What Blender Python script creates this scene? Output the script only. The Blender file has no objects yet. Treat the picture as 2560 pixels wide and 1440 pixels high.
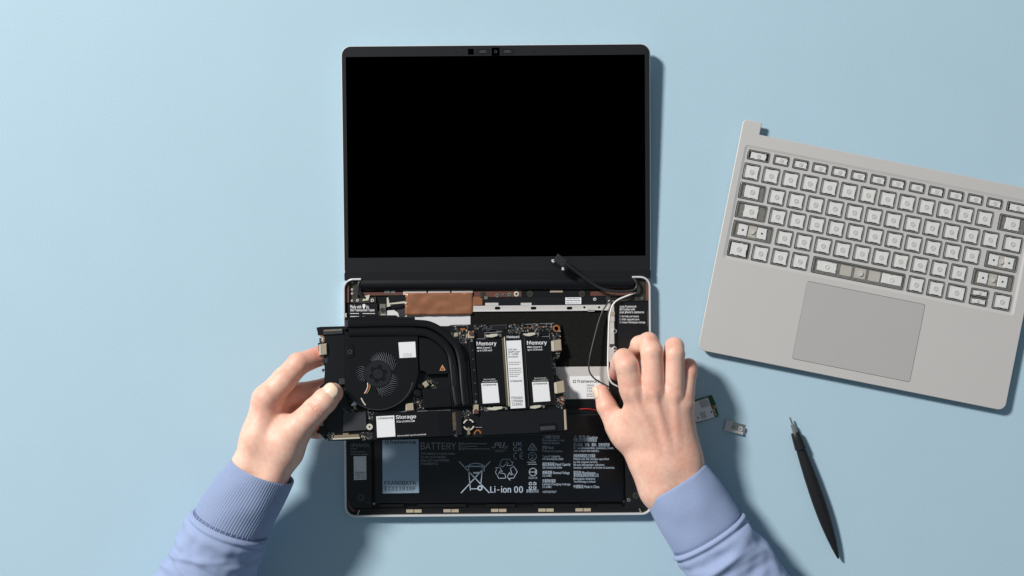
import bpy, bmesh, math, random
import numpy as np
from mathutils import Matrix, Vector, noise

# ------------------------------------------------------------------ camera, light, exposure
D = 1300.0                       # camera height above the table top, millimetres
S = 0.389                        # millimetres per photograph pixel on the table top
MM = 0.001
sc = bpy.context.scene
cam_d = bpy.data.cameras.new('camera')
cam = bpy.data.objects.new('camera', cam_d)
sc.collection.objects.link(cam)
cam.location = (0, 0, D * MM)
cam.rotation_euler = (0, 0, 0)
cam_d.sensor_width = 36.0
cam_d.lens = 36.0 * D / (2560 * S)
cam_d.clip_start = 0.02
cam_d.clip_end = 50
sc.camera = cam

world = bpy.data.worlds.new('World')
sc.world = world
world.use_nodes = True
bgn = world.node_tree.nodes['Background']
bgn.inputs['Color'].default_value = (0.76, 0.96, 1.12, 1)
bgn.inputs['Strength'].default_value = 0.175

key_d = bpy.data.lights.new('studio_softbox', 'AREA')
key = bpy.data.objects.new('studio_softbox', key_d)
sc.collection.objects.link(key)
key_d.shape = 'DISK'
key_d.size = 0.78
ldir = Vector((-1.0, 0.83, 1.02)).normalized()
LDIST = 5.2
key.location = ldir * LDIST
key.rotation_euler = ldir.to_track_quat('Z', 'Y').to_euler()
key_d.energy = 4.36 * math.pi * LDIST ** 2
key_d.color = (1.0, 0.972, 0.94)

vs = sc.view_settings
vs.view_transform = 'Standard'
vs.look = 'None'
vs.exposure = 0.0
vs.gamma = 1.0
sc.cycles.use_denoising = True
sc.cycles.max_bounces = 8
sc.cycles.transparent_max_bounces = 12

col = sc.collection
rng = random.Random(7)

# ------------------------------------------------------------------ materials
MATS = {}

def srgb(h):
    h = h.lstrip('#')
    v = [int(h[i:i + 2], 16) / 255 for i in (0, 2, 4)]
    return tuple(c / 12.92 if c <= 0.04045 else ((c + 0.055) / 1.055) ** 2.4 for c in v)

def mat(name, color, rough=0.5, metal=0.0, spec=0.5, var=0.08, vscale=60.0, bump=0.0, bscale=900.0, coat=0.0, aniso=None):
    m = bpy.data.materials.new(name)
    m.use_nodes = True
    nt = m.node_tree
    b = nt.nodes['Principled BSDF']
    b.inputs['Roughness'].default_value = rough
    b.inputs['Metallic'].default_value = metal
    b.inputs['Specular IOR Level'].default_value = spec
    if coat:
        b.inputs['Coat Weight'].default_value = coat
        b.inputs['Coat Roughness'].default_value = 0.15
    tc = nt.nodes.new('ShaderNodeTexCoord')
    nz = nt.nodes.new('ShaderNodeTexNoise')
    nz.inputs['Scale'].default_value = vscale
    nz.inputs['Detail'].default_value = 5
    nt.links.new(tc.outputs['Object'], nz.inputs['Vector'])
    rp = nt.nodes.new('ShaderNodeMix')
    rp.data_type = 'RGBA'
    c0 = [max(0, c * (1 - var)) for c in color]
    c1 = [min(1, c * (1 + var)) for c in color]
    rp.inputs[6].default_value = (*c0, 1)
    rp.inputs[7].default_value = (*c1, 1)
    nt.links.new(nz.outputs['Fac'], rp.inputs[0])
    nt.links.new(rp.outputs[2], b.inputs['Base Color'])
    if bump:
        n2 = nt.nodes.new('ShaderNodeTexNoise')
        n2.inputs['Scale'].default_value = bscale
        n2.inputs['Detail'].default_value = 3
        nt.links.new(tc.outputs['Object'], n2.inputs['Vector'])
        bp = nt.nodes.new('ShaderNodeBump')
        bp.inputs['Strength'].default_value = bump
        bp.inputs['Distance'].default_value = 0.0005
        nt.links.new(n2.outputs['Fac'], bp.inputs['Height'])
        nt.links.new(bp.outputs['Normal'], b.inputs['Normal'])
    MATS[name] = m
    return m

mat('painted_table', srgb('#adc8d6'), 0.62, var=0.025, vscale=16, bump=0.25, bscale=420, spec=0.3)
mat('aluminium', srgb('#cfcbc7'), 0.45, metal=0.2, var=0.02, vscale=30, bump=0.05, bscale=5000)
mat('aluminium_bright', srgb('#e2e2e2'), 0.35, metal=0.35, var=0.03)
mat('touchpad_glass', srgb('#bcb8b5'), 0.42, metal=0.15, var=0.02)
mat('steel', srgb('#b9b6ae'), 0.32, metal=0.85, var=0.1)
mat('white_tray', srgb('#dcdcde'), 0.5, metal=0.1, var=0.03)
mat('bezel', srgb('#1a1a1d'), 0.45, var=0.05, spec=0.35, bump=0.03, bscale=4000)
mat('bezel_low', srgb('#141417'), 0.5, var=0.05, spec=0.3)
mat('screen', (0.0, 0.0, 0.0), 0.9, spec=0.0, var=0.0)
mat('hinge_black', srgb('#06060b'), 0.4, spec=0.4, var=0.1)
mat('black_plastic', srgb('#0b0b0d'), 0.42, spec=0.4, var=0.15)
mat('black_film', srgb('#131316'), 0.38, spec=0.45, var=0.12, vscale=40)
mat('battery_wrap', srgb('#0b0b0f'), 0.34, spec=0.5, var=0.25, vscale=25, bump=0.15, bscale=60)
mat('satin_black', srgb('#0d0d0f'), 0.33, spec=0.5, var=0.12)
mat('pcb_black', srgb('#0b0c0e'), 0.45, spec=0.4, var=0.3, vscale=400)
mat('felt', srgb('#1b1c1a'), 0.95, spec=0.1, var=0.5, vscale=500, bump=0.6, bscale=900)
mat('copper_foil', srgb('#c08362'), 0.26, metal=0.6, var=0.12, vscale=45, bump=0.25, bscale=120)
mat('copper', srgb('#b87444'), 0.4, metal=0.4, var=0.1)
mat('gold', srgb('#a3947a'), 0.38, metal=0.5, var=0.15)
mat('tan_plastic', srgb('#a89c88'), 0.5, var=0.1)
mat('cream', srgb('#cdc8b8'), 0.5, metal=0.15, var=0.1)
mat('brown_plastic', srgb('#5e3b31'), 0.5, var=0.25, vscale=120)
mat('dark_metal', srgb('#4a463f'), 0.42, metal=0.5, var=0.25, vscale=150)
mat('grey_chip', srgb('#434347'), 0.3, metal=0.2, var=0.15)
mat('white_label', srgb('#e9e9ea'), 0.55, var=0.015)
mat('blue_label', srgb('#a6bbcd'), 0.5, var=0.03)
mat('ink_white', srgb('#e8e8ea'), 0.6, var=0.02)
mat('ink_blue_grey', srgb('#aebccb'), 0.6, var=0.02)
mat('ink_grey', srgb('#9a9c9f'), 0.6, var=0.02)
mat('ink_dark', srgb('#16181d'), 0.6, var=0.02)
mat('ink_orange', srgb('#e0a070'), 0.6, var=0.02)
mat('cable_white', srgb('#e6e3e0'), 0.35, var=0.02)
mat('cable_black', srgb('#29292b'), 0.4, var=0.1)
mat('wire_red', srgb('#a5211f'), 0.4, var=0.05)
mat('wire_green', srgb('#7d9a52'), 0.4, var=0.05)
mat('green_board', srgb('#0f4a1c'), 0.4, var=0.25, vscale=300)
mat('spudger_black', srgb('#1b1b1d'), 0.42, spec=0.4, var=0.12)
mat('key_white', srgb('#f1f0ee'), 0.5, var=0.03)
mat('key_dome', srgb('#e0dcd6'), 0.35, var=0.05)
mat('key_pad', srgb('#cbc5bc'), 0.4, var=0.1)
mat('key_gap', srgb('#252425'), 0.5, var=0.2, vscale=300)
mat('key_bed', srgb('#8f8b85'), 0.4, var=0.5, vscale=350, metal=0.2)
mat('fan_blade', srgb('#868892'), 0.35, metal=0.2, var=0.1)
mat('fan_hub', srgb('#1b1b1f'), 0.42, var=0.1)
mat('nail_polish', srgb('#ecd0b6'), 0.22, var=0.01, coat=0.4)

def clear_mat():
    m = bpy.data.materials.new('clear_plastic')
    m.use_nodes = True
    nt = m.node_tree
    nt.nodes.clear()
    out = nt.nodes.new('ShaderNodeOutputMaterial')
    tr = nt.nodes.new('ShaderNodeBsdfTransparent')
    tr.inputs['Color'].default_value = (0.93, 0.93, 0.925, 1)
    gl = nt.nodes.new('ShaderNodeBsdfGlossy')
    gl.inputs['Roughness'].default_value = 0.12
    mx = nt.nodes.new('ShaderNodeMixShader')
    mx.inputs[0].default_value = 0.07
    nt.links.new(tr.outputs[0], mx.inputs[1])
    nt.links.new(gl.outputs[0], mx.inputs[2])
    nt.links.new(mx.outputs[0], out.inputs[0])
    MATS['clear_plastic'] = m
    m2 = m.copy()
    m2.name = 'clear_plastic_edge'
    for n in m2.node_tree.nodes:
        if n.type == 'BSDF_TRANSPARENT':
            n.inputs['Color'].default_value = (0.88, 0.88, 0.875, 1)
    MATS['clear_plastic_edge'] = m2
    m3 = bpy.data.materials.new('clear_rim'); m3.use_nodes = True
    nt = m3.node_tree; b = nt.nodes['Principled BSDF']
    b.inputs['Base Color'].default_value = (0.62, 0.61, 0.60, 1); b.inputs['Roughness'].default_value = 0.2; b.inputs['Alpha'].default_value = 0.55
    MATS['clear_rim'] = m3
clear_mat()

def skin_mat():
    m = bpy.data.materials.new('skin')
    m.use_nodes = True
    nt = m.node_tree
    b = nt.nodes['Principled BSDF']
    b.inputs['Roughness'].default_value = 0.48
    b.inputs['Specular IOR Level'].default_value = 0.35
    b.inputs['Subsurface Weight'].default_value = 0.5
    b.inputs['Subsurface Radius'].default_value = (1.0, 0.35, 0.2)
    b.inputs['Subsurface Scale'].default_value = 0.004
    tc = nt.nodes.new('ShaderNodeTexCoord')
    nz = nt.nodes.new('ShaderNodeTexNoise')
    nz.inputs['Scale'].default_value = 55
    nz.inputs['Detail'].default_value = 4
    nt.links.new(tc.outputs['Object'], nz.inputs['Vector'])
    at = nt.nodes.new('ShaderNodeAttribute')
    at.attribute_name = 'flush_shade'
    mx = nt.nodes.new('ShaderNodeMix')
    mx.data_type = 'RGBA'
    mx.inputs[6].default_value = (*srgb('#ebc4af'), 1)
    mx.inputs[7].default_value = (*srgb('#d27a66'), 1)
    ad = nt.nodes.new('ShaderNodeMath')
    ad.operation = 'MULTIPLY_ADD'
    ad.inputs[1].default_value = 0.7
    nt.links.new(nz.outputs['Fac'], ad.inputs[0])
    ad.inputs[2].default_value = -0.22
    nf = nt.nodes.new('ShaderNodeTexNoise')
    nf.inputs['Scale'].default_value = 230
    nf.inputs['Detail'].default_value = 3
    nt.links.new(tc.outputs['Object'], nf.inputs['Vector'])
    af = nt.nodes.new('ShaderNodeMath')
    af.operation = 'MULTIPLY_ADD'
    af.inputs[1].default_value = 0.5
    nt.links.new(nf.outputs['Fac'], af.inputs[0])
    nt.links.new(ad.outputs[0], af.inputs[2])
    ad.inputs[2].default_value = -0.47
    a2 = nt.nodes.new('ShaderNodeMath')
    a2.operation = 'ADD'
    a2.use_clamp = True
    nt.links.new(af.outputs[0], a2.inputs[0])
    nt.links.new(at.outputs['Fac'], a2.inputs[1])
    nt.links.new(a2.outputs[0], mx.inputs[0])
    nt.links.new(mx.outputs[2], b.inputs['Base Color'])
    vo = nt.nodes.new('ShaderNodeTexVoronoi')
    vo.inputs['Scale'].default_value = 520
    nt.links.new(tc.outputs['Object'], vo.inputs['Vector'])
    bp = nt.nodes.new('ShaderNodeBump')
    bp.inputs['Strength'].default_value = 0.2
    bp.inputs['Distance'].default_value = 0.0004
    nt.links.new(vo.outputs['Distance'], bp.inputs['Height'])
    nt.links.new(bp.outputs['Normal'], b.inputs['Normal'])
    MATS['skin'] = m
skin_mat()

def cloth_mat(name, color, bscale, strength, fuzz):
    m = mat(name, color, 0.95, spec=0.1, var=0.07, vscale=420, bump=strength, bscale=bscale)
    b = m.node_tree.nodes['Principled BSDF']
    b.inputs['Sheen Weight'].default_value = fuzz
    b.inputs['Sheen Roughness'].default_value = 0.5
    b.inputs['Sheen Tint'].default_value = (0.92, 0.95, 1.0, 1)
    return m
cloth_mat('fleece', srgb('#96a5c6'), 1500, 0.6, 0.12)
cloth_mat('rib_knit', srgb('#8d9bba'), 1200, 0.4, 0.1)
cloth_mat('stitch', srgb('#7c8bb0'), 1200, 0.2, 0.0)

# ------------------------------------------------------------------ frames: where a flat assembly lies in the room
class Frame:
    def __init__(self, origin, U, V):
        self.o = Vector(origin)
        self.U = Vector(U).normalized()
        V = Vector(V)
        self.V = (V - self.U * V.dot(self.U)).normalized()
        self.W = self.U.cross(self.V)
        m = Matrix.Identity(4)
        for i in range(3):
            m[i][0], m[i][1], m[i][2], m[i][3] = self.U[i], self.V[i], self.W[i], self.o[i] * MM
        self.m = m
    def uv(self, px, py, w=0.0):
        c = Vector((0, 0, D))
        d = Vector(((px - 1280) * S, (720 - py) * S, -D))
        t = (w - (c - self.o).dot(self.W)) / d.dot(self.W)
        q = c + d * t - self.o
        return (q.dot(self.U), q.dot(self.V))
    def k(self, px, py, w=0.0):
        a = self.uv(px - 4, py, w); b = self.uv(px + 4, py, w)
        return math.hypot(a[0] - b[0], a[1] - b[1]) / 8
    def poly(self, pts, w=0.0):
        return [self.uv(x, y, w) for x, y in pts]

def world_pt(px, py, z):
    f = (D - z) / D
    return Vector(((px - 1280) * S * f, (720 - py) * S * f, z))

def flat_frame(px, py, z, deg):
    a = math.radians(deg)
    return Frame(world_pt(px, py, z), (math.cos(a), math.sin(a), 0), (-math.sin(a), math.cos(a), 0))

WORLD = Frame((0, 0, 0), (1, 0, 0), (0, 1, 0))

# ------------------------------------------------------------------ mesh builder
def ccw(p):
    a = sum(p[i - 1][0] * p[i][1] - p[i][0] * p[i - 1][1] for i in range(len(p)))
    return list(p) if a > 0 else list(p)[::-1]

def inset(p, d):
    n = len(p); out = []
    for i in range(n):
        a, b, c = p[i - 1], p[i], p[(i + 1) % n]
        e1 = (b[0] - a[0], b[1] - a[1]); e2 = (c[0] - b[0], c[1] - b[1])
        l1 = math.hypot(*e1) or 1e-9; l2 = math.hypot(*e2) or 1e-9
        n1 = (-e1[1] / l1, e1[0] / l1); n2 = (-e2[1] / l2, e2[0] / l2)
        mx, my = n1[0] + n2[0], n1[1] + n2[1]
        q = (mx * mx + my * my) / 2 or 1e-9
        s = min(1 / q, 2.0) if q > 1e-6 else 1
        out.append((b[0] + mx * d * s, b[1] + my * d * s))
    return out

def rr(cx, cy, w, h, r=0.0, rot=0.0, n=4):
    r = min(r, w / 2 - 1e-3, h / 2 - 1e-3)
    pts = []
    if r <= 0.01:
        pts = [(-w / 2, -h / 2), (w / 2, -h / 2), (w / 2, h / 2), (-w / 2, h / 2)]
    else:
        for sx, sy, a0 in ((1, -1, -90), (1, 1, 0), (-1, 1, 90), (-1, -1, 180)):
            for i in range(n + 1):
                a = math.radians(a0 + 90 * i / n)
                pts.append((sx * (w / 2 - r) + r * math.cos(a), sy * (h / 2 - r) + r * math.sin(a)))
    c, s = math.cos(rot), math.sin(rot)
    return [(cx + x * c - y * s, cy + x * s + y * c) for x, y in pts]

def circ(cx, cy, r, n=20, a0=0.0, a1=360.0):
    if a1 - a0 >= 360:
        return [(cx + r * math.cos(2 * math.pi * i / n), cy + r * math.sin(2 * math.pi * i / n)) for i in range(n)]
    return [(cx + r * math.cos(math.radians(a0 + (a1 - a0) * i / n)), cy + r * math.sin(math.radians(a0 + (a1 - a0) * i / n))) for i in range(n + 1)]

class MB:
    def __init__(self):
        self.v = []; self.f = []; self.mi = []; self.m = 0
    def face(self, idx):
        self.f.append(tuple(idx)); self.mi.append(self.m)
    def loop(self, pts, z):
        i0 = len(self.v)
        self.v.extend((x, y, z) for x, y in pts)
        return list(range(i0, i0 + len(pts)))
    def bridge(self, a, b):
        n = len(a)
        for i in range(n):
            j = (i + 1) % n
            self.face((a[i], a[j], b[j], b[i]))
    def prism(self, p, z0, z1, c=0.0, bottom=True):
        p = ccw(p)
        a = self.loop(p, z0)
        if c > 0 and z1 - z0 > c:
            b = self.loop(p, z1 - c); t = self.loop(inset(p, c), z1)
            self.bridge(a, b); self.bridge(b, t)
        else:
            t = self.loop(p, z1); self.bridge(a, t)
        self.face(t)
        if bottom:
            self.face(a[::-1])
        return self
    def box(self, cx, cy, w, h, z0, z1, r=0.0, c=0.0, rot=0.0):
        return self.prism(rr(cx, cy, w, h, r, rot), z0, z1, c)
    def cyl(self, cx, cy, r, z0, z1, n=18, c=0.0):
        return self.prism(circ(cx, cy, r, n), z0, z1, c)
    def ring(self, outer, inner, z0, z1):
        outer, inner = ccw(outer), ccw(inner)
        a0, a1 = self.loop(outer, z0), self.loop(outer, z1)
        b0, b1 = self.loop(inner, z0), self.loop(inner, z1)
        self.bridge(a0, a1); self.bridge(b1, b0); self.bridge(a1, b1); self.bridge(b0, a0)
        return self
    def sheet_holes(self, outer, holes, z1, z0, hole_floor=None, bottom=False):
        """a plate with real openings: top filled between loops, walls down to z0"""
        bm = bmesh.new()
        loops = [ccw(outer)] + [ccw(h) for h in holes]
        vl = []
        for lp in loops:
            vs_ = [bm.verts.new((x, y, 0)) for x, y in lp]
            vl.append(vs_)
            for i in range(len(vs_)):
                bm.edges.new((vs_[i - 1], vs_[i]))
        bm.verts.index_update()
        bmesh.ops.triangle_fill(bm, edges=bm.edges[:], use_beauty=True, use_dissolve=False)
        bm.verts.index_update()
        off = len(self.v)
        self.v.extend((v.co.x, v.co.y, z1) for v in bm.verts)
        for f in bm.faces:
            ids = [off + v.index for v in f.verts]
            f.normal_update()
            self.face(ids if f.normal.z > 0 else ids[::-1])
        n = 0
        for k, lp in enumerate(loops):
            ids = [off + v.index for v in vl[k]]
            low = self.loop(lp, z0)
            self.bridge(low, ids) if k == 0 else self.bridge(ids, low)
            if bottom and k == 0:
                self.face(low[::-1])
        bm.free()
        return self
    def tube(self, pts, r, n=8, cap=True, flat=1.0):
        """sweep a round (or flattened) section along 3-D points; r may be a list"""
        P = [Vector(p) for p in pts]
        rs = r if isinstance(r, (list, tuple)) else [r] * len(P)
        rings = []
        side = None
        for i, p in enumerate(P):
            t = (P[min(i + 1, len(P) - 1)] - P[max(i - 1, 0)]).normalized()
            up = Vector((0, 0, 1)) if abs(t.z) < 0.95 else Vector((0, 1, 0))
            s_ = t.cross(up).normalized()
            if side is not None and s_.dot(side) < 0:
                s_ = -s_
            side = s_
            u_ = s_.cross(t).normalized()
            ids = []
            for j in range(n):
                a = 2 * math.pi * j / n
                q = p + s_ * (math.cos(a) * rs[i]) + u_ * (math.sin(a) * rs[i] * flat)
                self.v.append(tuple(q)); ids.append(len(self.v) - 1)
            rings.append(ids)
        for a, b in zip(rings[:-1], rings[1:]):
            self.bridge(a, b)
        if cap:
            self.face(rings[0][::-1]); self.face(rings[-1])
        return self
    def mesh(self, name, mats, smooth=35):
        me = bpy.data.meshes.new(name)
        me.from_pydata([(x * MM, y * MM, z * MM) for x, y, z in self.v], [], self.f)
        for m in (mats if isinstance(mats, (list, tuple)) else [mats]):
            me.materials.append(MATS[m])
        me.polygons.foreach_set('material_index', self.mi)
        bm = bmesh.new(); bm.from_mesh(me)
        bmesh.ops.recalc_face_normals(bm, faces=bm.faces)
        bm.to_mesh(me); bm.free()
        if smooth:
            me.polygons.foreach_set('use_smooth', [True] * len(me.polygons))
            me.set_sharp_from_angle(angle=math.radians(smooth))
        me.update()
        return me
    def build(self, name, mats, frame=None, parent=None, smooth=35):
        return link(name, self.mesh(name, mats, smooth), frame, parent)

FR = {}
def link(name, data, frame=None, parent=None):
    o = bpy.data.objects.new(name, data)
    col.objects.link(o)
    frame = frame or (FR[parent.name] if parent else WORLD)
    FR[o.name] = frame
    if parent:
        o.parent = parent
        o.matrix_local = FR[parent.name].m.inverted() @ frame.m
    else:
        o.matrix_world = frame.m
    return o

def thing(name, frame, label, cat, group=None):
    o = link(name, None, frame)
    o.empty_display_size = 0.02
    o['label'] = label; o['category'] = cat
    if group: o['group'] = group
    return o

def smooth_path(pts, n=6):
    """Catmull-Rom through 3-D points"""
    P = [Vector(p) for p in pts]
    P = [P[0] * 2 - P[1]] + P + [P[-1] * 2 - P[-2]]
    out = []
    for i in range(1, len(P) - 2):
        a, b, c, d = P[i - 1], P[i], P[i + 1], P[i + 2]
        for j in range(n):
            t = j / n
            out.append(0.5 * ((2 * b) + (c - a) * t + (2 * a - 5 * b + 4 * c - d) * t * t + (3 * b - a - 3 * c + d) * t ** 3))
    out.append(P[-2])
    return out

# ------------------------------------------------------------------ lettering
_font_cache = {}
_fonts = {}
def bundled_font(fname):
    # typefaces that ship inside Blender itself; its built-in face is used if one is not there
    if fname not in _fonts:
        f = None
        try:
            import os
            d = bpy.utils.system_resource('DATAFILES', path='fonts')
            f = bpy.data.fonts.load(os.path.join(d, fname))
        except Exception:
            f = None
        _fonts[fname] = f
    return _fonts[fname]
def glyph_mesh(s, bold, res=2, mono=False):
    k = (s, bold, res, mono)
    if k in _font_cache:
        return _font_cache[k]
    cu = bpy.data.curves.new('lettering', 'FONT')
    plain = all(ord(ch) < 0x2200 for ch in s)      # other scripts come from Blender's own fall-back faces
    fnt = bundled_font('DejaVuSansMono.woff2' if mono else 'Inter.woff2')
    if fnt and plain:
        cu.font = fnt
    cu.space_character = 1.0 + 3.0 * max(0, bold)
    cu.body = s
    cu.size = 1.0
    cu.resolution_u = res
    ob = bpy.data.objects.new('lettering', cu)
    col.objects.link(ob)
    dg = bpy.context.evaluated_depsgraph_get()
    me = ob.evaluated_get(dg).to_mesh()
    vs_ = [tuple(v.co) for v in me.vertices]
    fs = [tuple(p.vertices) for p in me.polygons]
    ob.evaluated_get(dg).to_mesh_clear()
    bpy.data.objects.remove(ob)
    bpy.data.curves.remove(cu)
    _font_cache[k] = (vs_, fs)
    return _font_cache[k]

_caps = {}
def cap_height(mono):
    if mono not in _caps:
        _caps[mono] = max(v[1] for v in glyph_mesh('H', 0.0, 2, mono)[0])
    return _caps[mono]

def letters(mb, fr, s, x0, y0, x1, cap, w, bold=0.0, lift=0.06, skew=0.0, y1=None, res=2, mono=False):
    """print s with its baseline from pixel (x0,y0) to (x1,y1), capitals `cap` pixels tall, on height w of frame fr"""
    vs_, fs = glyph_mesh(s, bold, res, mono)
    if not vs_:
        return
    a = fr.uv(x0, y0, w); b = fr.uv(x1, y0 if y1 is None else y1, w)
    dx, dy = b[0] - a[0], b[1] - a[1]
    L = math.hypot(dx, dy)
    ux, uy = dx / L, dy / L
    xs = [v[0] for v in vs_]
    x_min, x_max = min(xs), max(xs)
    kx = L / (x_max - x_min)
    ky = cap * fr.k(x0, y0, w) / cap_height(mono)
    # heavier weights: the glyph printed three times, a hair apart and each a hair above the last
    passes = ((0, 0),) if bold <= 0.003 else ((-bold, 0), (0, .012), (bold, .024))
    for bx, bz in passes:
        off = len(mb.v)
        for x, y, _ in vs_:
            X = (x - x_min + bx * 1.3) * kx + skew * y * ky; Y = y * ky
            mb.v.append((a[0] + ux * X - uy * Y, a[1] + uy * X + ux * Y, w + lift + bz))
        for f in fs:
            mb.face([off + i for i in f])

def strokes(mb, fr, pts, width, w, lift=0.06, closed=False):
    """flat printed line through pixel points"""
    q = [fr.uv(x, y, w) for x, y in pts]
    if closed:
        q = q + [q[0]]
    hw = width * fr.k(pts[0][0], pts[0][1], w) / 2
    for (ax, ay), (bx, by) in zip(q[:-1], q[1:]):
        l = math.hypot(bx - ax, by - ay) or 1e-6
        tx, ty = (bx - ax) / l, (by - ay) / l
        ax_, ay_, bx_, by_ = ax - tx * hw * .5, ay - ty * hw * .5, bx + tx * hw * .5, by + ty * hw * .5
        i = len(mb.v)
        mb.v.extend([(ax_ - ty * hw, ay_ + tx * hw, w + lift), (ax_ + ty * hw, ay_ - tx * hw, w + lift),
                     (bx_ + ty * hw, by_ - tx * hw, w + lift), (bx_ - ty * hw, by_ + tx * hw, w + lift)])
        mb.face((i, i + 1, i + 2, i + 3))

def gear(mb, fr, x, y, r, w, lift=0.06):
    """the round notched logo in front of the wordmark"""
    c = fr.uv(x, y, w); k = fr.k(x, y, w) * r
    n = 24
    o, i_ = [], []
    for j in range(n):
        a = 2 * math.pi * j / n
        ro = k * (1.0 if (j // 2) % 2 == 0 else 0.8)
        o.append((c[0] + ro * math.cos(a), c[1] + ro * math.sin(a)))
        i_.append((c[0] + k * .55 * math.cos(a), c[1] + k * .55 * math.sin(a)))
    a, b = mb.loop(o, w + lift), mb.loop(i_, w + lift)
    mb.bridge(a, b)

def fine_print(mb, fr, x0, y0, x1, cap, w, seed, y1=None, lift=0.06):
    """print too small to read: one dash per word"""
    r = random.Random(seed)
    y1 = y0 if y1 is None else y1
    x = x0
    while x < x1 - 1:
        l = min(r.uniform(2.5, 7.5), x1 - x)
        t0 = (x - x0) / (x1 - x0); t1 = (x + l - x0) / (x1 - x0)
        strokes(mb, fr, [(x, y0 + (y1 - y0) * t0 - cap / 2), (x + l, y0 + (y1 - y0) * t1 - cap / 2)], cap * .46, w, lift)
        x += l + 1.6

# ------------------------------------------------------------------ the table
tb = MB()
N = 6
tb.prism([(-1500, -1200), (1500, -1200), (1500, 1200), (-1500, 1200)], -25, 0, 0)
table = tb.build('tabletop', 'painted_table', WORLD)
table['kind'] = 'structure'
table['label'] = 'matt pale blue painted table top under everything'

# ------------------------------------------------------------------ laptop
ROT = 0.46
G = flat_frame(1244, 990, 0, ROT)
a_ = math.radians(ROT)
tilt = math.radians(2.4)
LID = Frame(world_pt(1244, 690, 7.0), (math.cos(a_), math.sin(a_), 0),
            (-math.sin(a_) * math.cos(tilt), math.cos(a_) * math.cos(tilt), math.sin(tilt)))
laptop = thing('laptop', G, 'opened silver laptop with black screen, its bottom half stripped to battery and speakers', 'laptop')

def rect_px(fr, x0, y0, x1, y1, w, r=0.0, n=4):
    """rectangle in the frame's own axes, given by pixel bounds"""
    c = fr.uv((x0 + x1) / 2, (y0 + y1) / 2, w); k = fr.k((x0 + x1) / 2, (y0 + y1) / 2, w)
    return rr(c[0], c[1], (x1 - x0) * k, (y1 - y0) * k, r, 0.0, n)

def part(name, m, fr, parent, polys, z0, z1, c=0.12, smooth=35):
    mb = MB()
    for p in polys:
        mb.prism(p, z0, z1, c)
    return mb.build(name, m, fr, parent, smooth)

# --- lid
lid = part('lid_shell', 'aluminium_bright', LID, laptop, [rect_px(LID, 856, 114, 1626.5, 695, 0, 9, 6)], -4.6, -0.5, 0.4)
bez = MB().ring(rect_px(LID, 858, 115.5, 1624.5, 693, 0, 8.5, 6), rect_px(LID, 867.5, 141, 1613, 642, 0, 0.6, 6), -0.8, 0.0)
bezel = bez.build('bezel', 'bezel', LID, lid)
bm_ = MB().prism(rect_px(LID, 863, 656, 1625, 679, 0), 0.02, 0.1, 0.03)
part('display_panel', 'screen', LID, lid, [rect_px(LID, 865, 138, 1616, 645, 0)], -0.9, -0.35, 0)
part('hinge_cover', 'bezel_low', LID, lid, [rect_px(LID, 861, 678, 1626.5, 699, 0, 1)], -2.0, 0.12, 0.1)
# camera strip in the bezel
part('privacy_window', 'screen', LID, lid, [rect_px(LID, 1170, 122, 1184.5, 136.5, 0)], -0.2, 0.06, 0)
cm = part('camera', 'screen', LID, lid, [rect_px(LID, 1229, 119, 1249, 139, 0)], -0.2, 0.08, 0)
c0 = LID.uv(1239, 129)
mb = MB().ring(circ(c0[0], c0[1], 1.5, 20), circ(c0[0], c0[1], 0.9, 20), 0.08, 0.16)
mb.build('lens_ring', 'grey_chip', LID, cm)
for x0, x1 in ((1191, 1223), (1253, 1284)):
    sl = MB().ring(rect_px(LID, x0, 122.5, x1, 135.5, 0, .4), rect_px(LID, x0 + 2, 124.5, x1 - 2, 133.5, 0, .3), 0.0, 0.1)
    s_ = sl.build('privacy_switch', 'hinge_black', LID, lid)
    part('slider', 'grey_chip', LID, s_, [rect_px(LID, x0 + 8, 125.5, x1 - 8, 132.5, 0, .5)], 0.0, 0.18, .05)
for x in (1140, 1337):
    c = LID.uv(x, 129)
    MB().cyl(c[0], c[1], 0.5, -0.1, 0.03, 10).build('microphone_hole', 'screen', LID, lid)
c = LID.uv(1300, 129); MB().cyl(c[0], c[1], 0.7, -0.1, 0.03, 10).build('indicator_light', 'hinge_black', LID, lid)

# --- hinge barrel between the halves
def hpt(px, py, z):
    u, v = G.uv(px, py, z)
    return (u, v, z)
hb = MB()
hb.tube([hpt(903, 711.5, 4.6), hpt(1244, 709.5, 4.6), hpt(1584, 706.5, 4.6)], 6.3, 28, True, 0.62)
hinge = hb.build('hinge_barrel', 'hinge_black', G, laptop, 40)

# --- bottom shell
RIM = 9.5
def shell_path(dx):
    ox0, oy0, ox1, oy1 = 859.5 + dx, 693.0 + dx, 1629.0 - dx, 1290.5 - dx
    r = 26 - dx
    pts = [(905, oy0), (ox0 + r, oy0)]
    for a in range(0, 91, 15):
        t = math.radians(270 - a)
        pts.append((ox0 + r + r * math.cos(t), oy0 + r + r * math.sin(t)))
    for a in range(0, 91, 15):
        t = math.radians(180 - a)
        pts.append((ox0 + r + r * math.cos(t), oy1 - r + r * math.sin(t)))
    for a in range(0, 91, 15):
        t = math.radians(90 - a)
        pts.append((ox1 - r + r * math.cos(t), oy1 - r + r * math.sin(t)))
    for a in range(0, 91, 15):
        t = math.radians(-a)
        pts.append((ox1 - r + r * math.cos(t), oy0 + r + r * math.sin(t)))
    pts += [(ox1 - r, oy0), (1583, oy0)]
    return pts
def rot_px(pts):
    # photo bounds are taken along the laptop's own (slightly turned) axes
    c, s = math.cos(-a_), math.sin(-a_)
    return [(1244 + (x - 1244) * c - (y - 992) * s, 992 + (x - 1244) * s + (y - 992) * c) for x, y in pts]
outer = G.poly(rot_px(shell_path(0)), RIM)
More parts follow.
